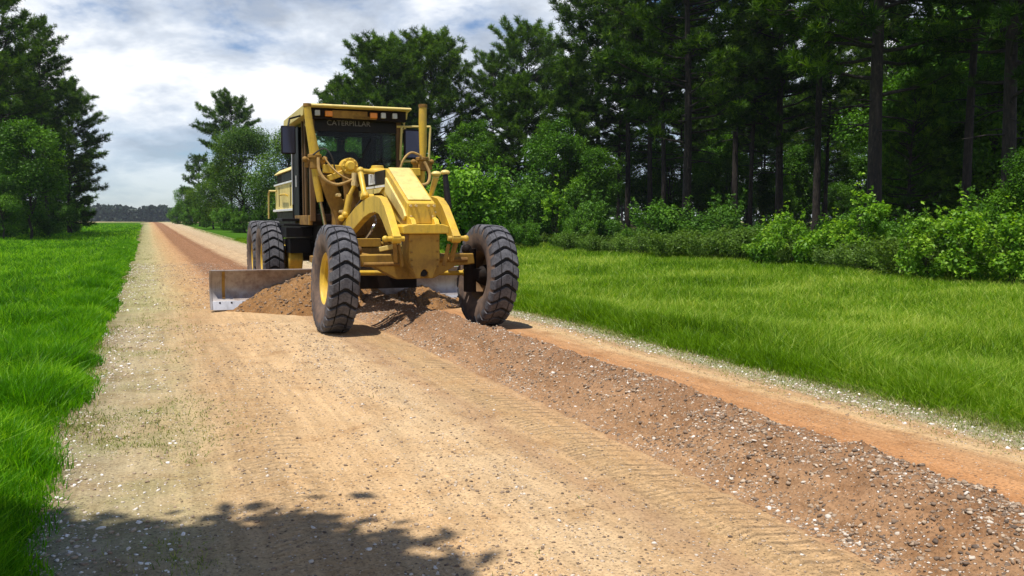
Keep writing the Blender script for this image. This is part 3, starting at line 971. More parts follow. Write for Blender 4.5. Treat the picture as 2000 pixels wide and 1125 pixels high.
def broad_meshes(seed, H, cz0, R, nl=26, nleaf=26000, L=0.17, tr=0.16, squash=1.0, stems=1, lobe=0.36, shoots=0):
    """broadleaf crown: lobes of leaves on limbs, hollow inside, ragged outline"""
    rng = np.random.default_rng(seed)
    limbs = []
    mid = (H + cz0) / 2; hz = (H - cz0) / 2
    cents = []
    for i in range(nl):
        a = rng.uniform(0, 2 * np.pi); u = rng.uniform(-1, 1)
        rr = rng.uniform(0.35, 0.8)
        prof = math.sqrt(max(0.05, 1 - u * u * 0.85)) * (1.05 if u < 0.2 else 1)
        cents.append((R * rr * prof * math.cos(a), R * rr * prof * math.sin(a) * squash, mid + hz * u * 0.82))
    cents.append((0, 0, H - hz * 0.25))
    cents = np.array(cents)
    lr = R * lobe * rng.uniform(0.45, 1.3, len(cents))
    if shoots:
        sc_, sl_ = [], []
        for i in range(shoots):
            a = rng.uniform(0, 2 * np.pi); rr = R * rng.uniform(0.1, 0.95)
            z0_ = mid + hz * rng.uniform(-0.3, 0.6); hh = hz * rng.uniform(0.5, 1.1)
            for q in range(5):
                sc_.append((rr * math.cos(a) * (1 + .06 * q), rr * math.sin(a) * (1 + .06 * q), z0_ + hh * q / 4)); sl_.append(R * lobe * 0.42 * (1 - q * 0.13))
        cents = np.concatenate([cents, np.array(sc_)]); lr = np.concatenate([lr, np.array(sl_)])
    for st in range(stems):
        bx, by = (rng.normal(0, 0.12 * R, 2) if stems > 1 else (0, 0))
        top = np.array([rng.normal(0, .15 * R), rng.normal(0, .15 * R), cz0 + (H - cz0) * 0.7])
        q = np.linspace(0, 1, 8)[:, None]
        P = np.array([bx, by, -0.2]) * (1 - q) + top * q + rng.normal(0, 0.02 * H, (8, 3)) * q * (1 - q) * 3
        r0 = tr / math.sqrt(stems)
        limbs.append((P, r0 * (1 - 0.75 * q[:, 0])))
        for c in cents[st::stems]:
            g = rng.uniform(0.3, 0.95)
            b = np.array([bx, by, -0.2]) * (1 - g) + top * g
            if b[2] > c[2]: b = b * 0.6 + np.array([bx, by, 0.0]) * 0.4
            m_ = (b + c) / 2 + rng.normal(0, .08 * R, 3)
            limbs.append((np.array([b, m_, c]), [r0 * 0.35, r0 * 0.22, r0 * 0.08]))
    w = lr ** 2; w /= w.sum()
    li = rng.choice(len(cents), nleaf, p=w)
    dirs = unit(rng.standard_normal((nleaf, 3)))
    rad = lr[li] * (0.5 + 0.5 * rng.random(nleaf) ** 0.6 + 0.25 * (rng.random(nleaf) > 0.93))
    bumps = 1 + 0.35 * np.sin(dirs[:, 0] * 5 + li) * np.sin(dirs[:, 1] * 6 + li * 2) * np.sin(dirs[:, 2] * 5 + li * 3)
    C = cents[li] + dirs * (rad * bumps)[:, None] * np.array([1, 1, 0.85])
    C += rng.normal(0, 0.03 * R, C.shape)
    keep = C[:, 2] > 0.05
    C, dirs, li = C[keep], dirs[keep], li[keep]
    V, Fc = leaves(C, dirs * 0.8 + np.array([0, 0, 0.9]), L * rng.uniform(0.65, 1.35, (len(C), 1)), L * 0.62, rng)
    lv_ = rng.normal(0.5, 0.15, len(cents))
    var = np.repeat(np.clip(rng.normal(0, 0.2, len(C)) + lv_[li], 0, 1), 4)
    tv, tf = tube_np(limbs, 7)
    return (tv, tf), (V, Fc, var)


PROTO = {}


def proto(key, meshes, needle_mat, trunk_name='trunk', crown_name='crown'):
    (tv, tf), (cv, cf_, var) = meshes
    tm = np_mesh(trunk_name, tv, tf, smooth_shade=True); tm.materials.append(M['bark'])
    cm_ = np_mesh(crown_name, cv, cf_, var); cm_.materials.append(needle_mat)
    PROTO[key] = (tm, cm_, trunk_name, crown_name)


def plant(key, name, label, cat, px, y, rz=None, sc=1.0, group=None, xy=None, dz=0.0):
    tm, cm_, tn, cn = PROTO[key]
    X, Y = xy if xy is not None else at(px, y)
    e = empty(name, (X, Y, gz(X, Y) + dz))
    e.rotation_euler = (0, 0, random.uniform(0, 6.28) if rz is None else rz)
    e.scale = (sc, sc, sc)
    tag(e, label, cat, group)
    for n_, me in ((tn, tm), (cn, cm_)):
        o = bpy.data.objects.new(n_, me)
        link(o, e)
    return e


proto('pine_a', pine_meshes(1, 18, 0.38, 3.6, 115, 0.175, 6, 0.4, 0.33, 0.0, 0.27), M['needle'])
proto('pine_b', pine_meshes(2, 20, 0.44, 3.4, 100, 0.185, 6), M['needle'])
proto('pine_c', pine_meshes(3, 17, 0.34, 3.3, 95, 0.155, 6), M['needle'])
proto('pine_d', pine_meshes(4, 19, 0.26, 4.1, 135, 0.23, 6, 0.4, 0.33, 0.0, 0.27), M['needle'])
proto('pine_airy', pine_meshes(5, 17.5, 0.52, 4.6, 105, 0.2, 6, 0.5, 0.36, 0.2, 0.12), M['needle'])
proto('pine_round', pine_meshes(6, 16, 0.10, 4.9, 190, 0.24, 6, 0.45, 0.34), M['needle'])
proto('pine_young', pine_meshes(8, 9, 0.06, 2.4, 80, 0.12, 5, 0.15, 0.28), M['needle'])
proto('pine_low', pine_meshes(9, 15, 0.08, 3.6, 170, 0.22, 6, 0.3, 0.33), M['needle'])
proto('oak_a', broad_meshes(11, 10, 1.0, 3.6, 34, 34000, 0.17), M['leaf'])
proto('oak_b', broad_meshes(12, 12, 1.4, 4.6, 40, 40000, 0.19), M['leaf'])
proto('oak_mid', broad_meshes(13, 8, 1.4, 2.6, 26, 20000, 0.17, 0.1), M['midleaf'])
proto('oak_mid2', broad_meshes(14, 10.5, 2.5, 3.0, 28, 22000, 0.18, 0.12), M['midleaf'])
proto('oak_shade', broad_meshes(15, 9.2, 5.9, 1.95, 44, 95000, 0.20, 0.2), M['leaf'])
proto('bush_a', broad_meshes(21, 3.1, 0.15, 1.7, 20, 8500, 0.15, 0.05, 1, 4, 0.34, 12), M['shrub'], 'stems', 'foliage')
proto('bush_sun', broad_meshes(27, 3.1, 0.15, 1.6, 22, 7500, 0.17, 0.05, 1, 4, 0.34, 10), M['shrubsun'], 'stems', 'foliage')
proto('bush_b', broad_meshes(22, 2.0, 0.1, 1.4, 16, 5600, 0.13, 0.04, 1, 4, 0.33, 12), M['shrub'], 'stems', 'foliage')
proto('bush_low', broad_meshes(23, 1.0, 0.03, 1.4, 18, 5200, 0.09, 0.03, 1, 5, 0.26, 18), M['weed'], 'stems', 'foliage')
proto('bright_a', broad_meshes(24, 1.9, 0.1, 0.95, 20, 3000, 0.125, 0.03, 1, 5, 0.30, 9), M['bright'], 'stems', 'foliage')
proto('bright_b', broad_meshes(25, 2.7, 0.1, 0.8, 16, 3000, 0.13, 0.035, 1, 3, 0.32, 6), M['bright'], 'stems', 'foliage')
proto('bright_c', broad_meshes(26, 1.0, 0.05, 0.75, 12, 1800, 0.11, 0.02, 1, 5, 0.32, 8), M['bright'], 'stems', 'foliage')

# --- left of the road
plant('pine_d', 'pine_tree', 'tallest dark pine of the left woods, crown cut by the left picture edge', 'pine tree', 8, 66, sc=0.98)
plant('pine_b', 'pine_tree', 'slender dark pine in the left woods, its pointed top just right of the tallest one', 'pine tree', 95, 74, sc=0.84)
plant('pine_low', 'pine_tree', 'bushy dark pine at the right hand end of the left woods', 'pine tree', 138, 84, sc=0.92)
plant('pine_low', 'pine_tree', 'dark pine filling the gap behind the pale green tree of the left woods', 'pine tree', 50, 78, sc=1.0)
plant('pine_young', 'pine_tree', 'low dark pine at the foot of the left woods, beside the open field', 'pine tree', 150, 92, sc=0.8)
plant('pine_low', 'pine_tree', 'dark pine at the far left edge behind the pale green tree', 'pine tree', -40, 70, sc=1.05)
plant('oak_mid', 'broadleaf_tree', 'rounded paler green broadleaf tree standing in front of the dark left woods', 'tree', 62, 62, sc=1.02)
plant('oak_mid', 'broadleaf_tree', 'small dark broadleaf tree at the bottom left corner of the left woods', 'tree', 10, 60, sc=0.55)
for i, (px, y, sc) in enumerate([(20, 64, 1.0), (70, 68, 0.9), (115, 78, 1.0), (150, 88, .9)]):
    plant('bush_a', 'undergrowth_bush', 'dark bush in the shade at the foot of the left woods', 'bush', px, y, sc=sc, group='bushes at the foot of the left woods')

# --- centre left, beyond the machine
plant('pine_airy', 'pine_tree', 'tall airy pine leaning out left over the road end, left of the yellow cab', 'pine tree', 455, 108, rz=0.2, sc=0.86)
plant('pine_young', 'pine_tree', 'small layered pine farthest down the right side of the road', 'pine tree', 392, 135, sc=1.12)
plant('oak_b', 'broadleaf_tree', 'broad leafy tree below the airy pine, left of the yellow cab', 'tree', 480, 95, sc=0.92)
plant('oak_a', 'broadleaf_tree', 'round leafy tree right behind the rear of the yellow machine', 'tree', 560, 84, sc=0.98)
plant('oak_a', 'broadleaf_tree', 'leafy tree left of the broad one, near the vanishing end of the road', 'tree', 418, 112, sc=0.82)
plant('oak_mid', 'broadleaf_tree', 'small leafy tree at the far road end beside the small layered pine', 'tree', 365, 150, sc=0.8)
FARL = ['far bush under the small layered pine', 'far bush right of the small layered pine', 'bush under the leafy tree left of the broad one',
        'bush at the foot of the broad leafy tree, left of its trunk', 'bush just left of the machine rear wheels', 'bush hidden close behind the engine hood of the machine',
        'farthest bush, at the very end of the road']
for i, (px, y, sc) in enumerate([(375, 140, 1), (400, 120, 1), (440, 104, .9), (470, 92, .75), (520, 84, .9), (580, 78, 1), (350, 165, 1.1)]):
    plant('bush_a', 'roadside_bush', FARL[i], 'bush', px, y, sc=sc, group='bushes along the far end of the road')

# --- behind the cab
plant('pine_round', 'pine_tree', 'full crowned pine rising straight behind the roof of the yellow cab', 'pine tree', 745, 74, sc=0.95)
plant('pine_round', 'pine_tree', 'full crowned pine just right of the cab, top level with its neighbour', 'pine tree', 842, 78, sc=1.02)
plant('pine_low', 'pine_tree', 'dark pine filling in behind the left side of the yellow cab', 'pine tree', 672, 82, sc=0.9)
plant('pine_airy', 'pine_tree', 'thin topped see-through pine standing above the woods right of the cab', 'pine tree', 1025, 84, sc=1.03)
plant('pine_c', 'pine_tree', 'shorter pine left of the thin topped one', 'pine tree', 965, 78, sc=0.88)
plant('pine_low', 'pine_tree', 'sunlit green pine right of the machine, lower than all around it', 'pine tree', 1010, 64, sc=0.74)
plant('pine_low', 'pine_tree', 'sunlit bushy pine in front of the tall woods right of the low green one', 'pine tree', 1110, 60, sc=0.78)
plant('oak_mid2', 'broadleaf_tree', 'green broadleaf tree between the cab pines and the sunlit pines', 'tree', 925, 66, sc=0.85)
plant('oak_b', 'broadleaf_tree', 'wide leafy tree directly behind the cab, under the full crowned pines', 'tree', 690, 68, sc=0.62)
plant('oak_a', 'broadleaf_tree', 'leafy tree behind the raised right hand cylinder of the machine', 'tree', 800, 66, sc=0.7)
THL = ['bush behind the left side of the cab', 'bush behind the middle of the cab', 'bush behind the right half of the cab', 'bush behind the lettered frame of the machine',
       'bush behind the sloping nose plate', 'bush behind the raised right hand cylinder', 'bush between the machine and the big light green bush',
       'bush right of the green bushes beside the machine', 'bush left of the upright sapling near the woods']
for i, (px, y, sc) in enumerate([(610, 72, 1.1), (650, 66, 1.1), (700, 62, 1.2), (755, 60, 1.2), (790, 58, 1.15), (835, 56, 1.2), (870, 52, 1.1), (1000, 54, 1.1), (1050, 52, 1.1)]):
    plant('bush_a', 'thicket_bush', THL[i], 'bush', px, y, sc=sc, group='bushes in the thicket behind the machine')
# --- front row of the right woods
FR = [
    ('pine_d', 1168, 62, 0.98, 'tall pine at the left end of the right woods, where the sky begins'),
    ('pine_b', 1225, 58, 1.02, 'tall pine second from the left end of the right woods'),
    ('pine_a', 1270, 54, 1.05, 'tall pine close left of the thick bare lower trunk'),
    ('pine_d', 1338, 43, 1.0, 'tall pine with a straight black lower trunk rising from the roadside weeds'),
    ('pine_b', 1432, 52, 1.05, 'tall thin pine just right of the pine with the straight black trunk'),
    ('pine_d', 1520, 47, 0.98, 'dark dense pine in the middle of the right woods'),
    ('pine_b', 1592, 44, 1.05, 'tall pine between the dark dense one and the thickest trunk'),
    ('pine_d', 1706, 31, 1.12, 'biggest pine of the right woods, thickest trunk, behind the tall bright shrub'),
    ('pine_a', 1800, 42, 1.1, 'tall pine right of the thickest trunk, half hidden by young growth'),
    ('pine_b', 1884, 33, 0.98, 'slim pine with a bare trunk, second from the right picture edge'),
    ('pine_d', 1966, 29, 1.05, 'large pine at the right picture edge with a rough grey trunk'),
    ('pine_a', 2060, 27, 1.0, 'pine just outside the right picture edge, branches hanging in'),
]
for k_, px, y, sc, lab in FR:
    plant(k_, 'pine_tree', lab, 'pine tree', px, y, sc=sc)
plant('pine_young', 'pine_tree', 'light green young pine right of the biggest trunk', 'pine tree', 1775, 35, sc=0.72)
plant('oak_mid', 'broadleaf_tree', 'light leafy young tree reaching into the picture at the right edge', 'tree', 2005, 23, sc=0.4)
plant('oak_mid2', 'broadleaf_tree', 'leafy tree filling the top right corner among the pines', 'tree', 1900, 40, sc=1.2)

# --- interior of the right woods
rngf = np.random.default_rng(77)
placed = []
keys = ['pine_a', 'pine_b', 'pine_b', 'pine_c', 'pine_a', 'pine_b']
tries = 0
while len(placed) < 52 and tries < 20000:
    tries += 1
    px = rngf.uniform(1040, 2120); y = rngf.uniform(48, 120)
    X, Y = at(px, y)
    t, s = world_to_road(X, Y)
    if t < 21 or px < 1180 + 0.5 * (Y - 48): continue
    if Y < 52 and px < 1450: continue
    if any((X - a) ** 2 + (Y - b) ** 2 < (3.1 + 0.014 * Y) ** 2 for a, b in placed): continue
    placed.append((X, Y))
    plant(keys[len(placed) % 6], 'pine_tree', 'tall straight pine standing deep inside the shaded right woods', 'pine tree', 0, 0,
          sc=rngf.uniform(0.58, 0.9), group='pines inside the right woods', xy=(X, Y))
for i in range(16):
    px = 1130 + i * 62 + rngf.uniform(-20, 20); y = rngf.uniform(56, 85)
    plant(['oak_mid', 'oak_mid2'][i % 2], 'understory_tree', 'small shaded broadleaf tree under the pines of the right woods', 'tree', px, y, sc=rngf.uniform(0.5, 0.85), group='understory trees in the right woods')

MID = [(1080, 56, .75), (1160, 54, .7), (1400, 60, .7), (1560, 62, .8), (1760, 38, .75), (1835, 39, .95), (1925, 36, .85), (1990, 36, 1.05), (1870, 48, 1.15), (1790, 50, 1.1)]
MIDL = ['young broadleaf tree at the left end of the right woods, above the upright sapling',
        'young broadleaf tree just right of the one above the upright sapling',
        'small broadleaf tree in the shade right of the straight black trunk',
        'small broadleaf tree in the shade left of the thickest pine trunk',
        'leafy young tree close right of the thickest pine trunk',
        'leafy young tree behind the large bright shrub near the right edge',
        'leafy young tree below the slim pine with the bare trunk',
        'leafy young tree at the right picture edge behind the rough grey trunk',
        'taller young broadleaf tree deeper in the woods behind the slim bare pine',
        'young broadleaf tree deeper in the woods right of the thickest trunk']
for i, (px, y, sc) in enumerate(MID):
    plant(['oak_mid2', 'oak_mid'][i % 2], 'understory_tree', MIDL[i], 'tree', px, y, sc=sc, group='young broadleaf trees between the front pines')

# --- shrub belt along the foot of the right woods
plant('bright_b', 'shrub', 'tallest bright green shrub, standing in front of the thickest pine trunk', 'shrub', 1688, 25.5, sc=0.86)
plant('bright_a', 'shrub', 'large bright leafy shrub left of the clump at the right edge', 'shrub', 1808, 20.3, sc=0.78)
plant('bright_a', 'shrub', 'bright leafy shrub second from the right edge, touching the large one', 'shrub', 1895, 20.0, sc=0.84)
plant('bright_a', 'shrub', 'bright leafy shrub cut by the right picture edge', 'shrub', 1985, 19.3, sc=0.82)
plant('bright_b', 'shrub', 'bright shrub standing up behind the two right hand clumps', 'shrub', 1860, 22.5, sc=0.66)
plant('bright_c', 'shrub', 'small bright shrub at the left end of the bright ones', 'shrub', 1490, 27.5, sc=1.0)
plant('bright_a', 'shrub', 'middling bright shrub with a dark hollow, second from the left end of the bright ones', 'shrub', 1525, 29.0, sc=0.85)
plant('bright_c', 'shrub', 'low bright shrub between the small one and the tallest one', 'shrub', 1590, 26.5, sc=1.1)
plant('bright_a', 'shrub', 'bright shrub just left of the tallest one', 'shrub', 1635, 27.5, sc=0.75)
plant('bush_sun', 'shrub', 'big light green bush close right of the machine', 'bush', 905, 40, sc=1.25)
plant('bush_a', 'shrub', 'green bush right behind the big light green one', 'bush', 965, 46, sc=1.15)
plant('bright_b', 'shrub', 'upright light green sapling between the machine and the right woods', 'bush', 1085, 46, sc=1.15)
plant('bush_a', 'shrub', 'green bush right of the upright sapling', 'bush', 1150, 46, sc=0.8)
plant('bush_b', 'shrub', 'green bush with big leaves left of the straight black trunk', 'bush', 1290, 39, sc=1.0)
belt = [(850, 58), (880, 46), (930, 50), (1000, 50), (1030, 44), (1060, 52), (1115, 50), (1130, 41), (1190, 48), (1230, 44), (1265, 42), (1330, 38), (1370, 40), (1410, 36), (1450, 37),
        (1480, 34), (1540, 34), (1570, 31), (1620, 33), (1660, 30), (1730, 28), (1765, 25), (1790, 28), (1830, 26), (1880, 27), (1930, 25), (1975, 24), (2030, 22), (2060, 20)]
for i, (px, y) in enumerate(belt):
    plant(['bush_b', 'bush_a', 'bush_b'][i % 3], 'bush', 'mid green bush in the tangled belt along the foot of the right woods', 'bush', px, y + rngf.uniform(-1, 1), sc=rngf.uniform(0.4, 0.7), group='bushes along the foot of the right woods')
low_ = [(1110, 40), (1160, 37), (1210, 36.5), (1255, 35), (1300, 33.5), (1345, 33), (1390, 31.5), (1425, 31), (1460, 30), (1500, 31), (1555, 28.5), (1610, 28.5), (1650, 25.2), (1700, 24.2), (1735, 23.8), (1760, 22), (1850, 21.4), (1940, 21.6), (1030, 47), (980, 52), (930, 56)]
for i, (px, y) in enumerate(low_):
    plant('bush_low', 'low_bush', 'low olive green weedy bush at the edge of the right hand grass', 'bush', px, y, sc=rngf.uniform(0.6, 1.05), group='low weedy bushes at the grass edge')

# tree overhead, out of the picture, whose shade falls on the near road
plant('oak_shade', 'broadleaf_tree', 'leafy tree standing at the near left roadside, its shade falling on the road', 'tree', 0, 0, rz=0.6, xy=(-3.6, 1.0))


# --- far woods
def far_wood(name, label, x0, x1, yfun, h0, h1, n, leaf, seed):
    rng = np.random.default_rng(seed)
    x = rng.uniform(x0, x1, n)
    y = yfun(x) + rng.uniform(0, 12, n)
    top = h0 + (h1 - h0) * (0.5 + 0.5 * fbm(x * 0.06, x * 0 + seed, seed, 4))
    bumps = 1 - 0.5 * np.abs(((x * 0.16 + 0.3 * np.sin(x * .05)) % 1.0) - 0.5)
    z = (rng.random(n) ** 0.8) * top * bumps
    C = np.stack([x, y, z + ground_z(x, y)], 1)
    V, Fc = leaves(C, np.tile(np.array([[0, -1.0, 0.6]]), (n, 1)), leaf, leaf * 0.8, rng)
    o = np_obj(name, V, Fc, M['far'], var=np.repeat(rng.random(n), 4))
    tag(o, label, 'woods', kind='stuff')


far_wood('distant_woods', 'dark blue green line of woods on the horizon across the far field', -520, -100, lambda x: 600 + 0 * x, 6.5, 14.5, 30000, 2.4, 91)
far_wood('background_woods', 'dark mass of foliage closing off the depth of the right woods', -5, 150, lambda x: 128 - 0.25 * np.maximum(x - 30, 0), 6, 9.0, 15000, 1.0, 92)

# --- summer haze: one even volume of air round the camera and the whole scene
def build_haze():
    m = MB0 = bpy.data.meshes.new('haze')
    x0, x1, y0, y1, z0, z1 = -1700.0, 1700.0, -60.0, 2700.0, -2.0, 27.0
    v = [(x, y, z) for x in (x0, x1) for y in (y0, y1) for z in (z0, z1)]
    m.from_pydata(v, [], [(0, 1, 3, 2), (4, 6, 7, 5), (0, 4, 5, 1), (2, 3, 7, 6), (0, 2, 6, 4), (1, 5, 7, 3)])
    k = NT('haze_air')
    k.t.nodes.remove(k.b)
    vol = k.n('ShaderNodeVolumePrincipled')
    vol.inputs['Color'].default_value = (0.80, 0.88, 1.0, 1)
    vol.inputs['Density'].default_value = 0.00017
    vol.inputs['Anisotropy'].default_value = 0.2
    k.l(vol.outputs[0], k.out.inputs['Volume'])
    m.materials.append(k.m)
    o = link(bpy.data.objects.new('haze', m))
    tag(o, 'thin bluish summer haze over the far end of the road', 'haze', kind='stuff')


build_haze()

# ------------------------------------------------------------------ the motor grader
class MB:
    """collects shapes; build() links them as one mesh object"""
    def __init__(self):
        self.v = []; self.f = []

    def add(self, V, F):
        o = len(self.v)
        self.v += [tuple(map(float, p)) for p in V]
        self.f += [tuple(int(i) + o for i in f) for f in F]
        return self

    def box(self, c, s, rot=None):
        c = Vector(c)
        V = []
        for dx in (-.5, .5):
            for dy in (-.5, .5):
                for dz in (-.5, .5):
                    p = Vector((dx * s[0], dy * s[1], dz * s[2]))
                    if rot is not None: p = rot @ p
                    V.append(c + p)
        return self.add(V, [(0, 1, 3, 2), (4, 6, 7, 5), (0, 4, 5, 1), (2, 3, 7, 6), (0, 2, 6, 4), (1, 5, 7, 3)])

    def bb(self, x0, x1, y0, y1, z0, z1):
        return self.box(((x0 + x1) / 2, (y0 + y1) / 2, (z0 + z1) / 2), (abs(x1 - x0), abs(y1 - y0), abs(z1 - z0)))

    def beam(self, a, b, w, h):
        """rectangular bar from a to b"""
        a, b = Vector(a), Vector(b)
        d = b - a
        q = d.to_track_quat('X', 'Z').to_matrix()
        return self.box((a + b) / 2, (d.length, w, h), q)

    def prism(self, poly, lo, hi, plane='xz'):
        """poly of 2-D points extruded along the remaining axis"""
        n = len(poly)
        def p3(p, k):
            if plane == 'xz': return (p[0], k, p[1])
            if plane == 'yz': return (k, p[0], p[1])
            return (p[0], p[1], k)
        V = [p3(p, lo) for p in poly] + [p3(p, hi) for p in poly]
        F = [tuple(range(n))[::-1], tuple(range(n, 2 * n))]
        F += [(i, (i + 1) % n, n + (i + 1) % n, n + i) for i in range(n)]
        return self.add(V, F)

    def strip(self, outer, inner, lo, hi, plane='xz'):
        """curved band between two equally long outlines"""
        def p3(p, k):
            if plane == 'xz': return (p[0], k, p[1])
            if plane == 'yz': return (k, p[0], p[1])
            return (p[0], p[1], k)
        n = len(outer)
        V = []
        for a, b in zip(outer, inner):
            V += [p3(a, lo), p3(b, lo), p3(b, hi), p3(a, hi)]
        F = []
        for i in range(n - 1):
            for j in range(4):
                F.append((4 * i + j, 4 * i + (j + 1) % 4, 4 * i + 4 + (j + 1) % 4, 4 * i + 4 + j))
        F += [(0, 1, 2, 3), (4 * n - 1, 4 * n - 2, 4 * n - 3, 4 * n - 4)]
        return self.add(V, F)

    def tube(self, pts, r, sides=10, caps=True):
        pts = [Vector(p) for p in pts]
        n = len(pts)
        rs = r if isinstance(r, (list, tuple)) else [r] * n
        V = []; ref = None
        for i, p in enumerate(pts):
            d = (pts[min(i + 1, n - 1)] - pts[max(i - 1, 0)]).normalized()
            if ref is None:
                ref = Vector((0, 0, 1)) if abs(d.z) < 0.9 else Vector((1, 0, 0))
            a = d.cross(ref).normalized(); b = d.cross(a)
            ref = -b if False else ref
            for j in range(sides):
                t = 2 * math.pi * j / sides
                V.append(p + (a * math.cos(t) + b * math.sin(t)) * rs[i])
        F = [(i * sides + j, i * sides + (j + 1) % sides, (i + 1) * sides + (j + 1) % sides, (i + 1) * sides + j) for i in range(n - 1) for j in range(sides)]
        if caps:
            F += [tuple(range(sides))[::-1], tuple(range((n - 1) * sides, n * sides))]
        return self.add(V, F)

    def ball(self, c, r, squash=(1, 1, 1)):
        V = []; rings = 6; seg = 10
        V.append((c[0], c[1], c[2] + r * squash[2]))
        for i in range(1, rings):
            ph = math.pi * i / rings
            for j in range(seg):
                t = 2 * math.pi * j / seg
                V.append((c[0] + r * squash[0] * math.sin(ph) * math.cos(t), c[1] + r * squash[1] * math.sin(ph) * math.sin(t), c[2] + r * squash[2] * math.cos(ph)))
        V.append((c[0], c[1], c[2] - r * squash[2]))
        F = [(0, 1 + j, 1 + (j + 1) % seg) for j in range(seg)]
        for i in range(rings - 2):
            F += [(1 + i * seg + j, 1 + (i + 1) * seg + j, 1 + (i + 1) * seg + (j + 1) % seg, 1 + i * seg + (j + 1) % seg) for j in range(seg)]
        last = len(V) - 1; b = 1 + (rings - 2) * seg
        F += [(b + (j + 1) % seg, b + j, last) for j in range(seg)]
        return self.add(V, F)

    def lathe_y(self, prof, sides=40, closed=False):
        """prof of (radius, y) turned about the y axis"""
        n = len(prof)
        V = []
        for r, y in prof:
            for j in range(sides):
                t = 2 * math.pi * j / sides
                V.append((r * math.cos(t), y, r * math.sin(t)))
        F = []
        for i in range(n if closed else n - 1):
            k2 = (i + 1) % n
            F += [(i * sides + j, k2 * sides + j, k2 * sides + (j + 1) % sides, i * sides + (j + 1) % sides) for j in range(sides)]
        return self.add(V, F)

    def build(self, name, mat, parent, bevel=0.006, smooth_angle=0.6, label=None):
        me = bpy.data.meshes.new(name)
        me.from_pydata(self.v, [], self.f)
        bm = bmesh.new(); bm.from_mesh(me)
        bmesh.ops.recalc_face_normals(bm, faces=bm.faces)
        bm.to_mesh(me); bm.free()
        me.materials.append(mat)
        me.polygons.foreach_set('use_smooth', np.ones(len(me.polygons), dtype=bool))
        me.set_sharp_from_angle(angle=smooth_angle)
        o = bpy.data.objects.new(name, me)
        link(o, parent)
        if bevel:
            b = o.modifiers.new('bevel', 'BEVEL'); b.width = bevel; b.segments = 2
            b.limit_method = 'ANGLE'; b.angle_limit = 0.7; b.harden_normals = True
        if label: o['label'] = label
        return o


def lettering(name, text, size, mat, parent, loc, rot, extrude=0.003):
    cu = bpy.data.curves.new(name, 'FONT')
    cu.body = text; cu.size = size; cu.extrude = extrude; cu.align_x = 'CENTER'; cu.align_y = 'CENTER'
    tmp = bpy.data.objects.new('tmp_text', cu)
    COL.objects.link(tmp)
    dg = bpy.context.evaluated_depsgraph_get()
    me = bpy.data.meshes.new_from_object(tmp.evaluated_get(dg))
    bpy.data.objects.remove(tmp)
    me.materials.clear(); me.materials.append(mat)
    o = bpy.data.objects.new(name, me)
    link(o, parent); o.location = loc; o.rotation_euler = rot
    return o


G = empty('motor_grader', (G0.x, G0.y, 0.0))
G.rotation_euler = (0, 0, GT - math.pi / 2)
tag(G, 'dusty yellow motor grader pushing soil with its long blade down the dirt road', 'grader')


def make_tyre(R, W, parent):
    base = R - 0.035
    prof = [(0.315, -.30 * W), (0.36, -.40 * W), (0.45, -.47 * W), (0.54, -.50 * W), (0.60, -.485 * W), (base - 0.035, -.465 * W), (base - 0.01, -.44 * W)]
    side = MB(); full = prof + [(base, -.40 * W), (base, -.2 * W), (base, 0), (base, .2 * W), (base, .40 * W)] + [(r, -y) for r, y in prof[::-1]]
    side.lathe_y(full, 64)
    ty = side.build('tyre', M['sidewall'], parent, 0)
    ty.data.materials.append(M['groove'])
    for p in ty.data.polygons:
        c = p.center
        if math.hypot(c.x, c.z) > base - 0.02 and abs(c.y) < .43 * W: p.material_index = 1
    # chevron lugs, one mesh
    tr = MB(); NL = 25
    pitch = 2 * math.pi / NL
    ys = [-.50, -.475, -.41, -.235, -.20, -.05, .05, .20, .235, .41, .475, .50]
    for k_ in range(NL):
        for seg_ in (ys[0:4], ys[4:8], ys[8:12]):
            V = []
            for y in seg_:
                y_ = y * W
                ph = -(abs(y_) / (.5 * W)) * 0.17
                outer = R - 0.004 if abs(y) < .3 else (R - 0.008 if abs(y) < .42 else (R - 0.035 if abs(y) < .49 else R - 0.095))
                inner = base - 0.02 if abs(y) < .45 else (base - 0.05 if abs(y) < .49 else R - 0.13)
                for a_ in (-0.355, 0.355):
                    t = k_ * pitch + ph + a_ * pitch
                    V.append((outer * math.cos(t), y_, outer * math.sin(t)))
                    V.append((inner * math.cos(t), y_ * 0.99, inner * math.sin(t)))
            n = len(seg_)
            F = []
            for i in range(n - 1):
                a, b = 4 * i, 4 * (i + 1)
                F += [(a, a + 2, b + 2, b), (a, b, b + 1, a + 1), (a + 2, a + 3, b + 3, b + 2)]
            F += [(0, 1, 3, 2), (4 * n - 4, 4 * n - 2, 4 * n - 1, 4 * n - 3)]
            tr.add(V, F)
    tr.build('tread', M['rubber'], parent, 0.005)
    return ty


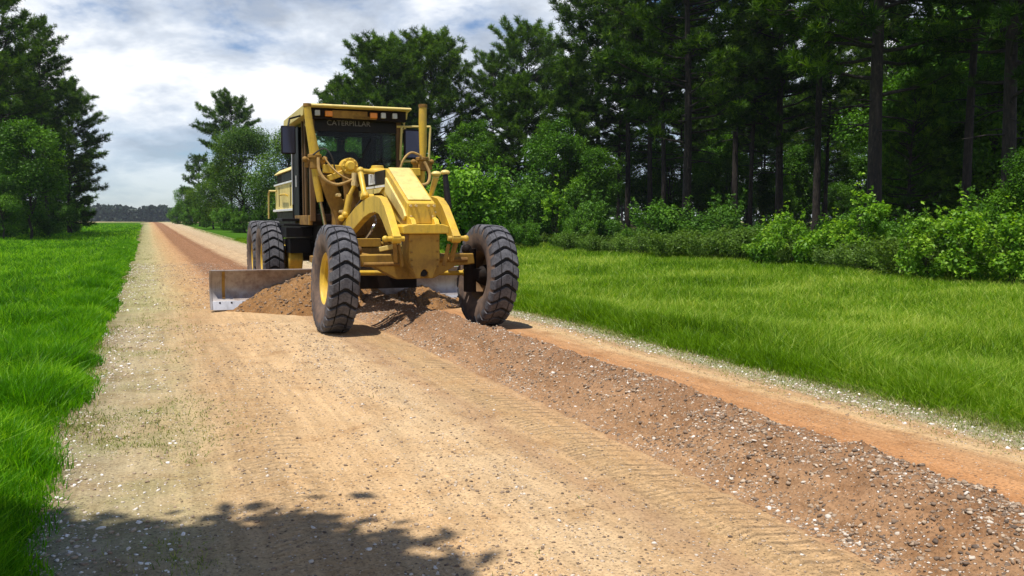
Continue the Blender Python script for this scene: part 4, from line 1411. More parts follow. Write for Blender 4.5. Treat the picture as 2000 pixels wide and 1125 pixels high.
def make_wheel(name, loc, R, W, side, lean=0.0, yaw=0.0, hubstyle='front'):
    """side = -1: outer face looks to local -y"""
    w = empty(name, loc, G)
    w.rotation_euler = (lean, 0, yaw)
    make_tyre(R, W, w)
    r = MB(); s = side
    prof = [(.345, .31 * W * s), (.33, .335 * W * s), (.315, .31 * W * s), (.305, .24 * W * s), (.285, .20 * W * s), (.275, -.02 * s), (.285, -.20 * W * s), (.305, -.28 * W * s), (.33, -.335 * W * s), (.345, -.31 * W * s)]
    r.lathe_y(prof, 48)
    d0 = (.06 if s > 0 else -.05 * s) if hubstyle == 'front' else -.02 * s
    r.lathe_y([(.28, d0 - .01 * s), (.22, d0), (.16, d0 + .02 * s), (.15, d0 + .06 * s)], 40)
    r.lathe_y([(.28, d0 - .03 * s), (.15, d0 - .03 * s)], 40)
    r.build('rim', M['yellow'] if s < 0 else M['shaded_brown'], w, 0)  # far rims browned: shade on their inner side painted in
    h = MB()
    h.lathe_y([(0, d0 + .13 * s), (.07, d0 + .125 * s), (.085, d0 + .1 * s), (.13, d0 + .07 * s), (.15, d0 + .05 * s), (.15, d0 - .05 * s), (.12, d0 - .16 * s), (.09, d0 - .20 * s), (0, d0 - .2 * s)], 24)
    for j in range(10):
        t = 2 * math.pi * j / 10
        h.ball((.19 * math.cos(t), d0 + .02 * s, .19 * math.sin(t)), .016)
    h.build('hub', M['grimy_shaded'] if s < 0 else M['cabdark'], w, 0.004)  # far hubs near black, shade inside the wheel painted in
    return w


make_wheel('front_wheel', (0, -1.03, .675), .69, .37, -1, math.radians(-3.5), math.radians(1.0))
make_wheel('front_wheel', (0, 1.03, .675), .69, .37, 1, math.radians(-3.5), math.radians(3.0))
for x in (-5.45, -7.05):
    for s in (-1, 1):
        make_wheel('rear_wheel', (x, 1.17 * s, .70), .715, .38, s, 0, 0, 'rear')

# --- main frame and sloping nose
m = MB()
m.prism([(-3.42, 2.12), (-.66, 2.12), (.34, 1.665), (.40, 1.64), (.44, 1.36), (.1, 1.36), (-.35, 1.47), (-.75, 1.74), (-1.2, 1.86), (-3.42, 1.78)], -.185, .185)
frame = m.build('main_frame', M['yellow'], G, 0.012)
sl = Vector((.34 + .66, 0, 1.665 - 2.12)); slope_rot = Matrix.Rotation(math.atan2(-sl.z, sl.x), 3, 'Y')
m = MB(); m.box((-.16, 0, 1.905), (1.10, .30, .012), slope_rot)
m.build('nose_top_plate', M['pale'], frame, 0.004)
m = MB()
m.prism([(-.60, 2.00), (.30, 1.565), (.40, 1.47), (.31, 1.41), (-.62, 1.80)], -.215, -.183)
m.build('nose_side_plate', M['pale'], frame, 0.01)
m = MB(); m.prism([(-2.2, 2.105), (-.68, 2.105), (-.68, 1.915), (-2.2, 1.915)], -.196, -.184)
dec = m.build('decal_plate', M['black'], frame, 0)
m = MB(); m.prism([(-2.15, 1.905), (-.70, 1.905), (-.70, 1.875), (-2.15, 1.875)], -.198, -.184)
m.build('stripe', M['whitepaint'], frame, 0)
m = MB(); m.prism([(-1.62, 2.085), (-1.25, 2.085), (-1.25, 1.93), (-1.62, 1.93)], -.205, -.195)
m.build('sticker', M['whitepaint'], frame, 0)
lettering('sticker_number', '70', 0.17, M['letter'], frame, (-1.435, -.2065, 2.005), (math.pi / 2, 0, 0), 0.001)
m = MB(); m.prism([(-2.5, 1.86), (-.75, 1.86), (-.95, 1.80), (-2.5, 1.77)], -.21, -.184)
m.build('frame_flange', M['pale'], frame, 0.004)
# yellow dome and filler on top of the frame
m = MB(); m.tube([(-2.0, .02, 2.1), (-2.0, .02, 2.17), (-2.0, .02, 2.21)], [.17, .15, .09], 18); m.tube([(-2.0, .02, 2.2), (-2.0, .02, 2.24)], [.10, .09], 16)
m.build('valve_cap', M['yellow'], frame, 0.01)

# --- front bolster, flange and bolts
m = MB()
m.prism([(-.30, 1.345), (-.22, 1.37), (.22, 1.37), (.30, 1.345), (.30, 1.25), (-.30, 1.25)], .12, .62, 'yz')
bol = m.build('bumper_flange', M['yellow'], G, 0.014)
m = MB()
m.prism([(-.185, 1.63), (.185, 1.63), (.185, 1.375), (-.185, 1.375)], .425, .455, 'yz')
m.build('nose_face_plate', M['yellow'], frame, 0.008)
m = MB()
for y, z in ((-.155, 1.60), (-.085, 1.60), (.075, 1.60), (.15, 1.60)):
    m.tube([(.45, y, z), (.485, y, z)], .017, 8)
for y, z in ((-.15, 1.47), (.13, 1.47), (.17, 1.52)):
    m.tube([(.45, y, z), (.475, y, z)], .013, 8)
m.build('face_bolts', M['bolt'], frame, 0)
m = MB()
for s in (-1, 1):
    m.prism([(.40, 1.365), (.62, 1.365), (.56, 1.43), (.45, 1.46), (.40, 1.44)], s * .15 - .03, s * .15 + .03)
m.build('flange_lug', M['yellow'], bol, 0.006)
m = MB()
m.prism([(-.2, 1.25), (.2, 1.25), (.2, .90), (.17, .84), (.10, .69), (.055, .69), (.05, .76), (.02, .80), (-.02, .80), (-.05, .76), (-.055, .69), (-.10, .69), (-.17, .84), (-.2, .90)], .22, .54, 'yz')
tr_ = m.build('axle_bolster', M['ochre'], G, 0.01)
m = MB()
for z in (1.16, 1.02, .92, .84):
    for y in (-.17, .17):
        m.tube([(.54, y, z), (.56, y, z)], .012, 8)
m.build('bolster_bolts', M['grimy_shaded'], tr_, 0)
m = MB(); m.tube([(.25, 0, .76), (.5, 0, .76)], .05, 14); m.build('pivot_pin', M['black'], tr_, 0)

# --- front axle
m = MB()
m.prism([(-.80, .98), (.80, .98), (.82, .84), (.55, .82), (.25, .66), (-.25, .66), (-.55, .82), (-.82, .84)], -.13, .13, 'yz')
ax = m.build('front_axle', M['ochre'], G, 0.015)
for s in (-1, 1):
    m = MB()
    m.tube([(0, s * .79, .46), (0, s * .79, 1.04)], .085, 16)
    m.beam((0, s * .79, .7), (0, s * .98, .69), .16, .16)
    m.ball((0.02, s * .74, 1.03), .07)
    m.build('kingpin_housing', M['shaded_brown'] if s < 0 else M['cabdark'], ax, 0.008)  # far housing darker than the near one, shade painted in
m = MB(); m.tube([(-.22, -.82, .735), (-.22, .82, .70)], .034, 12); m.ball((-.22, -.8, .735), .055); m.ball((-.22, .8, .70), .055)
m.build('tie_rod', M['yellow'], ax, 0)
m = MB(); m.bb(-.38, -.26, -.76, -.36, 1.07, 1.18); m.tube([(-.32, -.4, 1.12), (-.32, .1, 1.02)], .03, 10)
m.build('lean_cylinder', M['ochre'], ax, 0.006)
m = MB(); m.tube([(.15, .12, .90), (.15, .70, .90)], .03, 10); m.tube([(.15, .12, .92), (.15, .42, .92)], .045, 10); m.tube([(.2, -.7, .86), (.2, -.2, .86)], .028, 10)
m.build('steering_cylinder', M['grimy_shaded'], ax, 0)
m = MB()
m.beam((-.1, -.42, 1.04), (.05, -.16, 1.10), .05, .06); m.beam((.05, -.30, 1.10), (.18, -.12, .98), .03, .05); m.beam((.0, -.26, .98), (.12, -.16, 1.06), .03, .03)
m.build('axle_bracket', M['pale'], ax, 0.008)

# --- curved front lift arms on both sides of the nose
outer = [(-3.1, 1.16), (-2.3, 1.40), (-1.52, 1.60), (-1.0, 1.69), (-.6, 1.735), (-.28, 1.745), (0, 1.71), (.22, 1.60), (.42, 1.44), (.68, 1.22)]
inner = [(-3.0, 1.00), (-2.1, 1.17), (-1.37, 1.36), (-.95, 1.46), (-.6, 1.51), (-.3, 1.525), (-.08, 1.50), (.1, 1.42), (.28, 1.30), (.56, 1.14)]
for s in (-1, 1):
    m = MB(); m.strip(outer, inner, s * .385 - .05, s * .385 + .05)
    arm = m.build('lift_arm', M['yellow'], G, 0.008)
    m = MB(); m.tube([(.62, s * .52, 1.19), (.62, s * .28, 1.19)], .032, 14); m.ball((.62, s * .52, 1.19), .042); m.tube([(.62, s * .44, 1.19), (.62, s * .33, 1.19)], .058, 14)
    m.build('arm_pin', M['yellow'], arm, 0.004)
    m = MB(); m.beam((.60, s * .40, 1.16), (.50, s * .36, .90), .05, .05); m.beam((.52, s * .33, 1.12), (.48, s * .27, .84), .03, .05)
    m.build('hanger_link', M['grimy_shaded'], arm, 0.006)
    m = MB(); m.ball((-.92, s * .42, 1.76), .06, (1.3, 1, 1)); m.tube([(-.92, s * .48, 1.74), (-.92, s * .30, 1.74)], .04, 12)
    m.build('cylinder_mount', M['yellow'], arm, 0)
m = MB(); m.tube([(-1.27, -.40, 2.10), (-.93, -.42, 1.76)], [.042, .036], 12); m.ball((-1.27, -.40, 2.12), .055); m.tube([(-1.27, -.40, 2.12), (-1.27, -.2, 2.10)], .035, 10)
m.build('arm_cylinder', M['yellow'], G, 0)
m = MB(); m.tube([(-.40, .45, 2.02), (-.72, .45, 1.70)], [.045, .03], 12); m.ball((-.40, .45, 2.05), .055, (1, 1.3, .7))
m.build('arm_cylinder', M['pale'], G, 0)
m = MB(); m.tube([(-.03, .46, 2.02), (.07, .47, 1.58)], [.036, .048], 12); c_ = m.build('arm_lift_bar', M['black'], G, 0)  # capped black bar beside the nose, part of the arm lift gear
m = MB(); m.ball((-.03, .46, 2.05), .05, (1, 1.3, .7)); m.build('bar_cap', M['pale'], c_, 0)

# --- blade lift cylinders standing up beside the cab
def lift_cyl(pts, rad, rod0, rod1):
    m = MB(); m.tube(pts, rad, 18)
    c = m.build('lift_cylinder', M['yellow'], G, 0.004)
    m = MB(); m.tube([pts[0], tuple(Vector(pts[0]) + Vector((0, 0, .05)))], rad[0] * 1.12, 18); m.build('cylinder_cap', M['grimy_shaded'], c, 0.004)
    m = MB(); m.tube([rod0, rod1], .027, 12); m.build('piston_rod', M['chrome'], c, 0)
    return c
lift_cyl([(-2.5, -.93, 3.13), (-2.5, -.90, 2.85), (-2.5, -.83, 2.44), (-2.5, -.80, 2.0), (-2.5, -.755, 1.70)], [.055, .06, .078, .062, .05], (-2.5, -.755, 1.70), (-2.62, -.60, 1.0))
lift_cyl([(-2.5, .885, 3.20), (-2.5, .88, 2.95), (-2.5, .885, 2.62), (-2.5, .875, 2.42), (-2.5, .86, 2.1), (-2.5, .82, 1.72)], [.062, .064, .062, .045, .05, .05], (-2.5, .82, 1.72), (-2.62, .62, 1.0))

# --- the lift bar across the frame, hubs, brackets
m = MB()
m.beam((-2.42, -.72, 2.20), (-2.42, -.2, 2.18), .13, .13); m.beam((-2.42, .2, 2.16), (-2.42, .80, 2.18), .13, .12)
m.beam((-2.36, -.66, 2.05), (-2.36, -.30, 2.19), .10, .09)
lb = m.build('lift_bar', M['yellow'], G, 0.012)
m = MB()
m.tube([(-2.52, -.34, 2.24), (-2.25, -.34, 2.24)], .125, 20); m.tube([(-2.25, -.34, 2.24), (-2.19, -.34, 2.24)], [.085, .06], 16)
for j in range(8):
    t = 2 * math.pi * j / 8
    m.ball((-2.26, -.34 + .10 * math.cos(t), 2.24 + .10 * math.sin(t)), .022)
m.build('pivot_hub', M['yellow'], lb, 0.006)
for s, y in ((-1, -.83), (1, .87)):
    m = MB()
    m.tube([(-2.5, y, 2.36), (-2.5, y, 2.42)], .105, 18); m.tube([(-2.5, y, 2.20), (-2.5, y, 2.36)], .085, 18)
    m.beam((-2.5, y - .13, 2.22), (-2.5, y - .11, 2.36), .05, .07); m.beam((-2.5, y + .13, 2.22), (-2.5, y + .11, 2.36), .05, .07)
    m.tube([(-2.5, y - .16, 2.33), (-2.5, y + .16, 2.33)], .035, 10); m.ball((-2.48, y - .15, 2.34), .045); m.ball((-2.48, y + .15, 2.35), .042)
    m.build('cylinder_yoke', M['grimy_shaded'], lb, 0.012)
m = MB()
m.prism([(-.80, 2.10), (-.58, 2.12), (-.42, 1.72), (-.26, 1.30), (-.30, 1.15), (-.52, 1.15), (-.52, 1.40), (-.66, 1.72)], -2.50, -2.42, 'yz')
m.prism([(.62, 2.12), (.82, 2.10), (.66, 1.72), (.52, 1.40), (.50, 1.15), (.30, 1.15), (.30, 1.30), (.42, 1.72)], -2.50, -2.42, 'yz')
m.prism([(-.45, 2.12), (-.12, 2.12), (-.10, 1.2), (-.30, 1.15), (-.40, 1.6)], -2.38, -2.28, 'yz')
m.prism([(-.12, 1.80), (.30, 1.80), (.32, 1.15), (-.12, 1.15)], -2.60, -2.30, 'yz')
br = m.build('lift_bracket', M['grimy_shaded'], G, 0.012)
m = MB()
for y, z in ((-.52, 1.80), (-.40, 1.33), (-.47, 1.55), (-.25, 1.42), (-.25, 1.95)):
    m.tube([(-2.42, y, z), (-2.20, y, z)], .028, 10)
m.build('bracket_pins', M['bolt'], br, 0)
m = MB(); m.tube([(-2.2, -.27, 2.10), (-2.2, -.30, 1.93), (-2.2, -.36, 1.80)], .034, 10); m.tube([(-2.2, -.36, 1.80), (-2.2, -.42, 1.52)], .052, 12); m.ball((-2.18, -.44, 1.50), .055); m.ball((-2.18, -.50, 1.45), .05)
m.build('shift_cylinder', M['yellow'], G, 0)
m = MB(); m.tube([(-2.1, -.31, 2.13), (-2.1, -.31, 2.0)], .04, 10); m.tube([(-2.1, -.31, 2.0), (-2.1, -.31, 1.94)], .05, 8)
m.build('hose_fitting', M['bolt'], lb, 0)


def hose(pts, r, mat):
    P = [Vector(p) for p in pts]
    out = []
    for i in range(len(P) - 1):
        p0 = P[max(i - 1, 0)]; p1 = P[i]; p2 = P[i + 1]; p3 = P[min(i + 2, len(P) - 1)]
        for j in range(6):
            t = j / 6
            out.append(0.5 * ((2 * p1) + (p2 - p0) * t + (2 * p0 - 5 * p1 + 4 * p2 - p3) * t * t + (3 * p1 - p0 - 3 * p2 + p3) * t ** 3))
    out.append(P[-1])
    MB().tube(out, r, 8).build('hydraulic_hose', M[mat], G, 0)
hose([(-2.35, -.80, 2.36), (-2.3, -.80, 2.17), (-2.25, -.71, 2.02), (-2.22, -.55, 1.955), (-2.2, -.40, 2.0), (-2.2, -.26, 2.06)], .024, 'rope')
hose([(-2.35, -.72, 2.38), (-2.3, -.63, 2.24), (-2.2, -.50, 2.10), (-2.2, -.36, 2.03)], .014, 'rope')
hose([(-2.35, -.88, 2.40), (-2.35, -.72, 2.50), (-2.3, -.62, 2.40), (-2.3, -.55, 2.15)], .012, 'rubberhose')
hose([(-2.35, .45, 2.15), (-2.35, .52, 2.36), (-2.4, .66, 2.48), (-2.4, .80, 2.44), (-2.4, .84, 2.38)], .018, 'rope')
hose([(-2.35, .86, 2.34), (-2.3, .93, 2.15), (-2.25, .88, 2.0), (-2.2, .72, 1.96)], .024, 'rope')
hose([(-2.3, -.22, 1.95), (-2.2, -.18, 1.75), (-2.2, -.36, 1.50), (-2.2, -.30, 1.35)], .016, 'rubberhose')
hose([(-2.3, -.12, 1.7), (-1.9, -.05, 1.45), (-1.75, -.12, 1.30), (-1.9, -.2, 1.12)], .022, 'chrome')
hose([(-2.6, .95, 2.30), (-2.65, 1.0, 2.10), (-2.6, .9, 1.9), (-2.5, .70, 1.9)], .016, 'rubberhose')

# --- drawbar, turning circle
m = MB()
m.beam((.05, -.05, .82), (-2.5, -.62, .90), .14, .16); m.beam((.05, .05, .82), (-2.5, .62, .90), .14, .16)
m.beam((-2.45, -.75, .92), (-2.45, .75, .92), .20, .14); m.beam((-3.7, -.55, .92), (-2.45, -.55, .92), .14, .12); m.beam((-3.7, .55, .92), (-2.45, .55, .92), .14, .12)
m.ball((0, 0, .80), .13)
m.build('drawbar', M['grimy_shaded'], G, 0.01)
m = MB()
ring = []
for r_, z_ in ((.80, .74), (.80, .84), (.66, .84), (.66, .74)):
    for j in range(48):
        t = 2 * math.pi * j / 48
        ring.append((-3.25 + r_ * math.cos(t), r_ * math.sin(t), z_))
m.add(ring, [(i * 48 + j, ((i + 1) % 4) * 48 + j, ((i + 1) % 4) * 48 + (j + 1) % 48, i * 48 + (j + 1) % 48) for i in range(4) for j in range(48)])
for s in (-1, 1):
    m.beam((-3.45, s * .62, .80), (-3.55, s * .62, .35), .10, .14)
m.build('turning_circle', M['grimy_shaded'], G, 0.006)

m = MB(); m.bb(-2.05, -1.75, -.62, .55, .40, .66)  # added dark box that blocks light and darkens the space underneath
m.beam((-2.0, -.4, .62), (-2.3, -.5, .95), .08, .08); m.beam((-2.0, .35, .62), (-2.3, .45, .95), .08, .08)
m.build('underside_dark_box', M['cabdark'], G, 0.006)

# --- the blade
def blade_sweep(prof, y0, y1, n=30):
    V = []; F = []
    for i in range(n + 1):
        f = i / n; y = y0 + (y1 - y0) * f; xb = -3.34 + 0.062 * (y + 2.33)
        for px_, pz in prof: V.append((xb + px_, y, pz))
    k_ = len(prof)
    for i in range(n):
        for j in range(k_):
            F.append((i * k_ + j, i * k_ + (j + 1) % k_, (i + 1) * k_ + (j + 1) % k_, (i + 1) * k_ + j))
    F += [tuple(range(k_))[::-1], tuple(range(n * k_, (n + 1) * k_))]
    return MB().add(V, F)
front = [(0.0, .13), (-.045, .19), (-.078, .27), (-.088, .36), (-.075, .45), (-.04, .54), (.01, .615)]
back = [(x - .03, z + .004) for x, z in front]
bl = blade_sweep(front + back[::-1], -2.31, 1.95).build('blade', M['steel'], G, 0.003)
m = blade_sweep([(.062, .015), (.004, .152), (-.02, .142), (.04, .005)], -2.31, 1.95)
m.build('cutting_edge', M['edge'], bl, 0.003)
m = blade_sweep([(.006, .60), (.02, .632), (-.03, .64), (-.034, .60)], -2.31, 1.95); m.build('top_rail', M['steel'], bl, 0.003)
m = MB()
m.prism([(-3.26, .02), (-3.33, .15), (-3.40, .25), (-3.425, .36), (-3.41, .45), (-3.37, .55), (-3.32, .635), (-3.40, .635), (-3.46, .5), (-3.47, .3), (-3.42, .12), (-3.34, .02)], -2.345, -2.312)
m.build('end_plate', M['steel'], bl, 0.003)
m = blade_sweep([(x + .014, z) for x, z in front[1:]] + [(x, z) for x, z in front[1:]][::-1], -2.16, -2.115, 2); m.build('wear_strip', M['grimy_shaded'], bl, 0.002, label='rusty upright strip near the outer blade end')
m = MB()
for i in range(24):
    y = -2.2 + i * .175; xb = -3.34 + 0.062 * (y + 2.33)
    m.ball((xb + .014, y, .125), .016)
m.build('edge_bolts', M['black'], bl, 0)

# --- cab
CX0, CX1, CW = -5.30, -3.40, .72
cab = empty('cab', (0, 0, 0), G)
m = MB()
m.bb(CX0, CX1, -CW, CW, 1.34, 1.46)
m.bb(CX0, CX0 + .04, -CW, CW, 1.46, 2.58); m.bb(CX0, CX0 + .04, -CW, -.44, 2.58, 3.12); m.bb(CX0, CX0 + .04, .52, CW, 2.58, 3.12); m.bb(CX0, CX0 + .04, -.44, .52, 3.0, 3.12)
m.bb(CX0 + .04, -4.7, -CW, -CW + .03, 1.46, 2.1); m.bb(CX0 + .04, -4.7, CW - .03, CW, 1.46, 2.1)
m.build('cab_shell', M['cabdark'], cab, 0.006)
def post(x, y, w, mat, z0=1.40, z1=3.14, d=None):
    MB().bb(x - w / 2, x + w / 2, y - (d or w) / 2, y + (d or w) / 2, z0, z1).build('cab_post', M[mat], cab, 0.01)
post(CX1, -CW, .085, 'shaded_brown'); post(CX1, CW, .085, 'shaded_brown'); post(CX0 + .05, -CW, .10, 'cabdark'); post(CX0 + .05, CW, .10, 'cabdark')
post(-3.98, -CW - .005, .05, 'shaded_brown'); post(-4.28, -CW - .005, .035, 'shaded_brown'); post(-4.6, CW, .05, 'cabdark')
m = MB(); m.bb(CX1 - .03, CX1 + .03, -CW + .04, CW - .04, 2.86, 3.10); hd = m.build('header_panel', M['black'], cab, 0.006)
lettering('header_lettering', 'CATERPILLAR', 0.118, M['letter'], hd, (CX1 + .036, -.12, 2.995), (math.pi / 2, 0, math.pi / 2), 0.001)
m = MB(); m.bb(CX1 - .025, CX1 + .025, -CW + .04, CW - .04, 2.14, 2.22); m.bb(CX1 - .03, CX1 + .03, -CW + .04, CW - .04, 1.40, 1.52)
m.build('windscreen_rail', M['cabdark'], cab, 0.006)
m = MB(); m.bb(CX1 - .006, CX1 + .006, -CW + .04, CW - .04, 2.22, 2.86); m.build('windscreen', M['glass'], cab, 0)
m = MB(); m.bb(CX1 - .006, CX1 + .006, -CW + .04, CW - .04, 1.52, 2.14); m.build('lower_window', M['glass'], cab, 0)
m = MB(); m.bb(CX0 + .01, CX0 + .02, -.44, .52, 2.58, 3.0); m.build('rear_window', M['rearglass'], cab, 0)
for s in (-1, 1):
    m = MB(); m.bb(-5.2, CX1 - .04, s * CW - .005, s * CW + .005, 1.52, 3.08); m.build('side_window', M['glass'], cab, 0)
m = MB(); m.prism([(-4.62, 1.46), (-5.18, 1.46), (-5.18, 3.05), (-4.62, 3.05)], -CW - .035, -CW - .012); dr = m.build('cab_door', M['black'], cab, 0.01)
m = MB(); m.tube([(-4.70, -CW - .06, 2.2), (-4.70, -CW - .06, 2.0)], .014, 8); m.tube([(-5.1, -CW - .07, 1.7), (-5.1, -CW - .07, 2.6)], .012, 8)
m.build('door_handle', M['lens'], dr, 0)
m = MB(); m.bb(-4.95, CX1 - .02, -CW - .06, -CW + .0, 1.34, 1.50); m.build('sill', M['grimy_shaded'], cab, 0.008)
m = MB(); m.tube([(CX1 + .02, -.25, 2.22), (CX1 + .03, .15, 2.55)], .008, 6); m.beam((CX1 + .025, .02, 2.30), (CX1 + .025, .26, 2.74), .012, .02)
m.build('wiper', M['black'], cab, 0)
# interior
m = MB(); m.bb(-4.85, -4.35, -.30, .26, 1.80, 1.94); m.bb(-4.95, -4.80, -.28, .24, 1.9, 2.50); m.bb(-4.75, -4.45, -.18, .14, 1.46, 1.8); m.build('seat', M['cabdark'], cab, 0.03)
m = MB(); m.prism([(-3.75, 1.46), (-3.60, 1.46), (-3.62, 2.20), (-3.80, 2.28), (-3.92, 2.22)], -.16, .16); co = m.build('console', M['cabdark'], cab, 0.02)
m = MB()
W_ = []
for i in range(25):
    t = 2 * math.pi * i / 24
    W_.append((-3.92 + .06 * math.cos(t), .19 * math.sin(t) - .02, 2.34 + .17 * math.cos(t)))
m.tube(W_, .014, 8, False); m.beam((-3.92, -.20, 2.34), (-3.92, .16, 2.34), .03, .02); m.build('steering_wheel', M['black'], co, 0)
m = MB(); m.bb(-4.2, -3.9, .36, .62, 1.46, 2.40); m.bb(-4.2, -3.95, -.64, -.44, 1.46, 2.3); m.build('side_console', M['cabdark'], cab, 0.02)
m = MB(); m.bb(-4.2, CX1 - .05, -.66, .66, 2.90, 2.94); m.bb(-3.62, -3.58, -.60, .40, 2.80, 2.90); m.build('sun_visor', M['cabdark'], cab, 0.006)
# roof
m = MB(); m.prism([(-5.55, 3.10), (-5.60, 3.16), (-5.55, 3.235), (-3.10, 3.262), (-3.06, 3.245), (-3.06, 3.222), (-3.30, 3.20), (-3.35, 3.10)], -.86, .86)
roof = m.build('cab_roof', M['pale'], cab, 0.008)
m = MB(); m.bb(-3.33, -3.20, -.80, .80, 3.04, 3.215); m.build('roof_fascia', M['cabdark'], roof, 0.006)
m = MB(); m.bb(-3.195, -3.18, -.42, .15, 3.06, 3.18); m.bb(-3.195, -3.18, -.10, .30, 3.055, 3.10); m.build('fascia_plate', M['grimy_shaded'], roof, 0.003)
for y in (-.48, .25):
    m = MB(); m.bb(-3.20, -3.15, y - .06, y + .06, 3.075, 3.165); m.build('indicator_light', M['orange'], roof, 0.012)
for y in (-.66, .41, .60):
    m = MB(); m.bb(-3.20, -3.14, y - .04, y + .04, 3.08, 3.17); m.build('work_light', M['lens'], roof, 0.012)
m = MB(); m.tube([(-3.5, -.50, 3.25), (-3.5, -.50, 3.285), (-3.5, -.5, 3.31)], [.075, .07, .045], 14); m.tube([(-3.5, -.32, 3.25), (-3.5, -.32, 3.28)], .025, 8); m.build('beacon', M['orange'], roof, 0)
for s in (-1, 1):
    hose_ = [(CX1, s * (CW + .02), 3.10), (CX1 + .06, s * (CW + .09), 3.04), (CX1 + .06, s * (CW + .10), 2.95), (CX1 + .02, s * (CW + .05), 2.88)]
    MB().tube(hose_, .022, 10).build('grab_loop', M['pale'], cab, 0)

# mirrors
mr = MB(); mr.bb(-3.46, -3.41, -1.20, -.97, 2.48, 2.93)
mo = mr.build('side_mirror', M['cabdark'], G, 0.02)
MB().bb(-3.412, -3.404, -1.18, -.99, 2.50, 2.91).build('mirror_glass', M['mirror'], mo, 0)
MB().tube([(-3.45, -1.08, 2.93), (-3.5, -1.05, 3.05), (-3.6, -.85, 3.12)], .016, 8).build('mirror_arm', M['black'], mo, 0)
mr = MB()
for a_, b_ in (((-3.35, .68, 2.975), (-3.3, 1.25, 2.99)), ((-3.3, 1.25, 2.99), (-3.3, 1.22, 2.42)), ((-3.3, 1.22, 2.42), (-3.35, .74, 2.40)), ((-3.33, .76, 2.97), (-3.33, .73, 2.42))):
    mr.tube([a_, b_], .019, 8)
mr.tube([(-3.36, .70, 3.10), (-3.33, .80, 3.06), (-3.33, .80, 2.97)], .02, 8); mr.tube([(-3.40, .70, 2.30), (-3.36, .78, 2.42)], .02, 8)
mo = mr.build('side_mirror', M['pale'], G, 0, label='framed mirror on the far side of the cab')
MB().bb(-3.36, -3.31, .79, 1.13, 2.44, 2.94).build('mirror_housing', M['cabdark'], mo, 0.02)
MB().bb(-3.308, -3.302, .82, 1.10, 2.47, 2.91).build('mirror_glass', M['mirror'], mo, 0)

# --- engine hood behind the cab
m = MB()
m.prism([(-.60, 1.62), (-.60, 2.18), (.60, 2.18), (.60, 1.62)], -8.95, -5.35, 'yz')
hood = m.build('engine_hood', M['pale'], G, 0.02)
m = MB(); m.prism([(-.56, 2.19), (-.56, 2.40), (.56, 2.40), (.56, 2.19)], -8.90, -5.36, 'yz'); m.build('upper_hood', M['cabdark'], hood, 0.01)
m = MB(); m.prism([(-.62, 2.40), (-.50, 2.50), (.50, 2.50), (.62, 2.40)], -9.0, -5.35, 'yz'); m.build('hood_top', M['pale'], hood, 0.01)
m = MB(); m.bb(-9.0, -5.6, -.625, -.60, 2.155, 2.19); m.bb(-6.15, -5.9, -.615, -.57, 1.70, 2.42); m.bb(-9.0, -5.6, -.65, -.60, 1.60, 1.645); m.build('hood_stripe', M['whitepaint'], hood, 0.004)
m = MB(); m.bb(-8.1, -6.6, -.575, -.562, 2.22, 2.38); m.build('hood_grille', M['black'], hood, 0.004)
m = MB(); m.tube([(-7.8, -.62, 1.93), (-7.8, -.66, 1.95), (-6.9, -.66, 1.93), (-6.9, -.62, 1.90)], .016, 8); m.build('hood_handle', M['yellow'], hood, 0)
m = MB(); m.bb(-6.65, -6.64, -.612, -.60, 1.70, 2.12); m.bb(-8.3, -8.29, -.612, -.60, 1.70, 2.12); m.build('panel_gap', M['cabdark'], hood, 0)
m = MB(); m.tube([(-8.7, -.61, 2.05), (-9.0, -.72, 2.06), (-9.15, -.72, 2.0), (-9.2, -.72, 1.45)], .02, 8); m.build('handrail', M['pale'], G, 0)
m = MB(); m.bb(-9.0, -3.5, -.56, .56, 1.05, 1.60); m.bb(-5.2, -3.45, -.30, .30, 1.0, 1.78); m.build('rear_frame', M['black'], G, 0.01)
m = MB(); m.bb(-5.25, -4.35, -1.02, -.58, 1.13, 1.30); m.bb(-5.2, -4.4, -1.08, -.60, 1.40, 1.45); m.bb(-5.2, -4.4, -1.05, -.60, 1.32, 1.36); m.bb(-5.0, -4.4, -.95, -.60, .85, 1.10)
m.build('step', M['black'], G, 0.01)
for s in (-1, 1):
    m = MB(); m.prism([(-7.6, .50), (-7.7, .72), (-7.5, .95), (-4.95, .95), (-4.75, .85), (-4.70, .72), (-4.85, .50)], s * .80 - .12, s * .80 + .12)
    m.build('tandem_case', M['yellow'], G, 0.03)
m = MB(); m.tube([(-6.25, -.8, .85), (-6.25, .8, .85)], .22, 20); m.bb(-6.6, -5.9, -.5, .5, .75, 1.2); m.build('rear_axle', M['black'], G, 0.01)
m = MB(); m.tube([(-7.6, .25, 2.45), (-7.6, .25, 2.75)], .06, 14); m.build('exhaust_pipe', M['cabdark'], G, 0)
m = MB(); m.beam((-3.0, 0, 1.55), (-2.3, 0, 1.30), .35, .3); m.bb(-3.5, -2.9, -.42, .42, 1.15, 1.75); m.build('frame_underside', M['grimy_shaded'], G, 0.01)

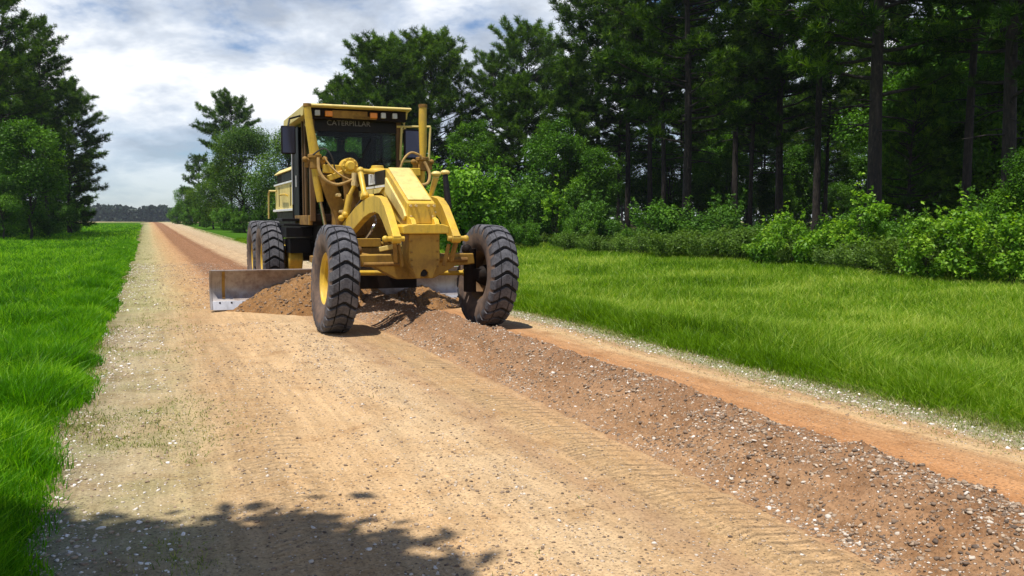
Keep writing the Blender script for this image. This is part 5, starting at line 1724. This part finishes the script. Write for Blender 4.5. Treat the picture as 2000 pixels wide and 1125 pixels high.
# --- operator, seated in the cab
def operator():
    bx, by, bz = -4.42, -.06, 1.95
    J = {}
    pts = [('pelvis', (0, 0, .06), (.16, .13)), ('belly', (.02, 0, .20), (.15, .125)), ('chest', (.04, 0, .40), (.18, .13)), ('neckb', (.04, 0, .54), (.10, .09)), ('neck', (.06, 0, .61), (.058, .058)),
           ('head', (.085, 0, .70), (.085, .075)), ('crown', (.08, 0, .80), (.088, .078)), ('top', (.07, 0, .86), (.05, .05))]
    for s, n in ((-1, 'r'), (1, 'l')):
        pts += [(n + 'sh', (.04, s * .19, .50), (.07, .07)), (n + 'el', (.16, s * .27, .26), (.048, .048)), (n + 'wr', (.42, s * .18, .30), (.030, .030)), (n + 'pa', (.50, s * .17, .33), (.036, .018)),
                (n + 'hip', (.06, s * .10, .04), (.10, .10)), (n + 'kn', (.48, s * .16, .06), (.068, .068)), (n + 'an', (.56, s * .16, -.36), (.045, .045)), (n + 'toe', (.74, s * .17, -.42), (.045, .035))]
        for q in range(4):
            yy = s * (.17 + (q - 1.5) * .019)
            pts += [(n + 'f%d' % q, (.545, yy, .335), (.0095, .0095)), (n + 'g%d' % q, (.572 - .004 * abs(q - 1.5), yy, .315), (.009, .009)), (n + 'h%d' % q, (.562, yy, .292), (.008, .008))]
        pts += [(n + 't0', (.495, s * .135, .325), (.011, .011)), (n + 't1', (.53, s * .12, .31), (.010, .010))]
    ed = [('pelvis', 'belly'), ('belly', 'chest'), ('chest', 'neckb'), ('neckb', 'neck'), ('neck', 'head'), ('head', 'crown'), ('crown', 'top')]
    for n in 'rl':
        ed += [('chest', n + 'sh'), (n + 'sh', n + 'el'), (n + 'el', n + 'wr'), (n + 'wr', n + 'pa'), ('pelvis', n + 'hip'), (n + 'hip', n + 'kn'), (n + 'kn', n + 'an'), (n + 'an', n + 'toe'), (n + 'wr', n + 't0'), (n + 't0', n + 't1')]
        for q in range(4):
            ed += [(n + 'pa', n + 'f%d' % q), (n + 'f%d' % q, n + 'g%d' % q), (n + 'g%d' % q, n + 'h%d' % q)]
    idx = {p[0]: i for i, p in enumerate(pts)}
    me = bpy.data.meshes.new('person')
    me.from_pydata([p[1] for p in pts], [(idx[a], idx[b]) for a, b in ed], [])
    o = bpy.data.objects.new('person', me); link(o)
    sk = o.modifiers.new('skin', 'SKIN'); sk.use_smooth_shade = True
    for i, p in enumerate(pts):
        v = me.skin_vertices[0].data[i]; v.radius = p[2]; v.use_root = (i == 0)
    sb = o.modifiers.new('sub', 'SUBSURF'); sb.levels = 1; sb.render_levels = 1
    me.materials.append(M['shirt'])
    wx, wy = g2w(bx, by)
    o.location = (wx, wy, bz + 0.07)
    o.rotation_euler = (0, 0, GT - math.pi / 2); o.scale = (1.08, 1.12, 1.06)
    tag(o, 'operator in dark clothes and brimmed cap seated behind the cab windscreen', 'person')
    MB().ball((.175, 0, .715), .02, (1, .7, 1)).ball((.155, -.03, .735), .010).ball((.155, .03, .735), .010).ball((.155, 0, .675), .018, (.5, 1.3, .4)).ball((.08, -.085, .72), .022, (1, .5, 1.3)).ball((.08, .085, .72), .022, (1, .5, 1.3)).build('face', M['skin'], o, 0)
    MB().tube([(.075, 0, .765), (.072, 0, .83), (.07, 0, .875)], [.102, .098, .06], 18).prism([(.10, -.08), (.22, -.065), (.25, 0), (.22, .065), (.10, .08)], .765, .78, 'xy').build('cap', M['cabdark'], o, 0.01)


operator()
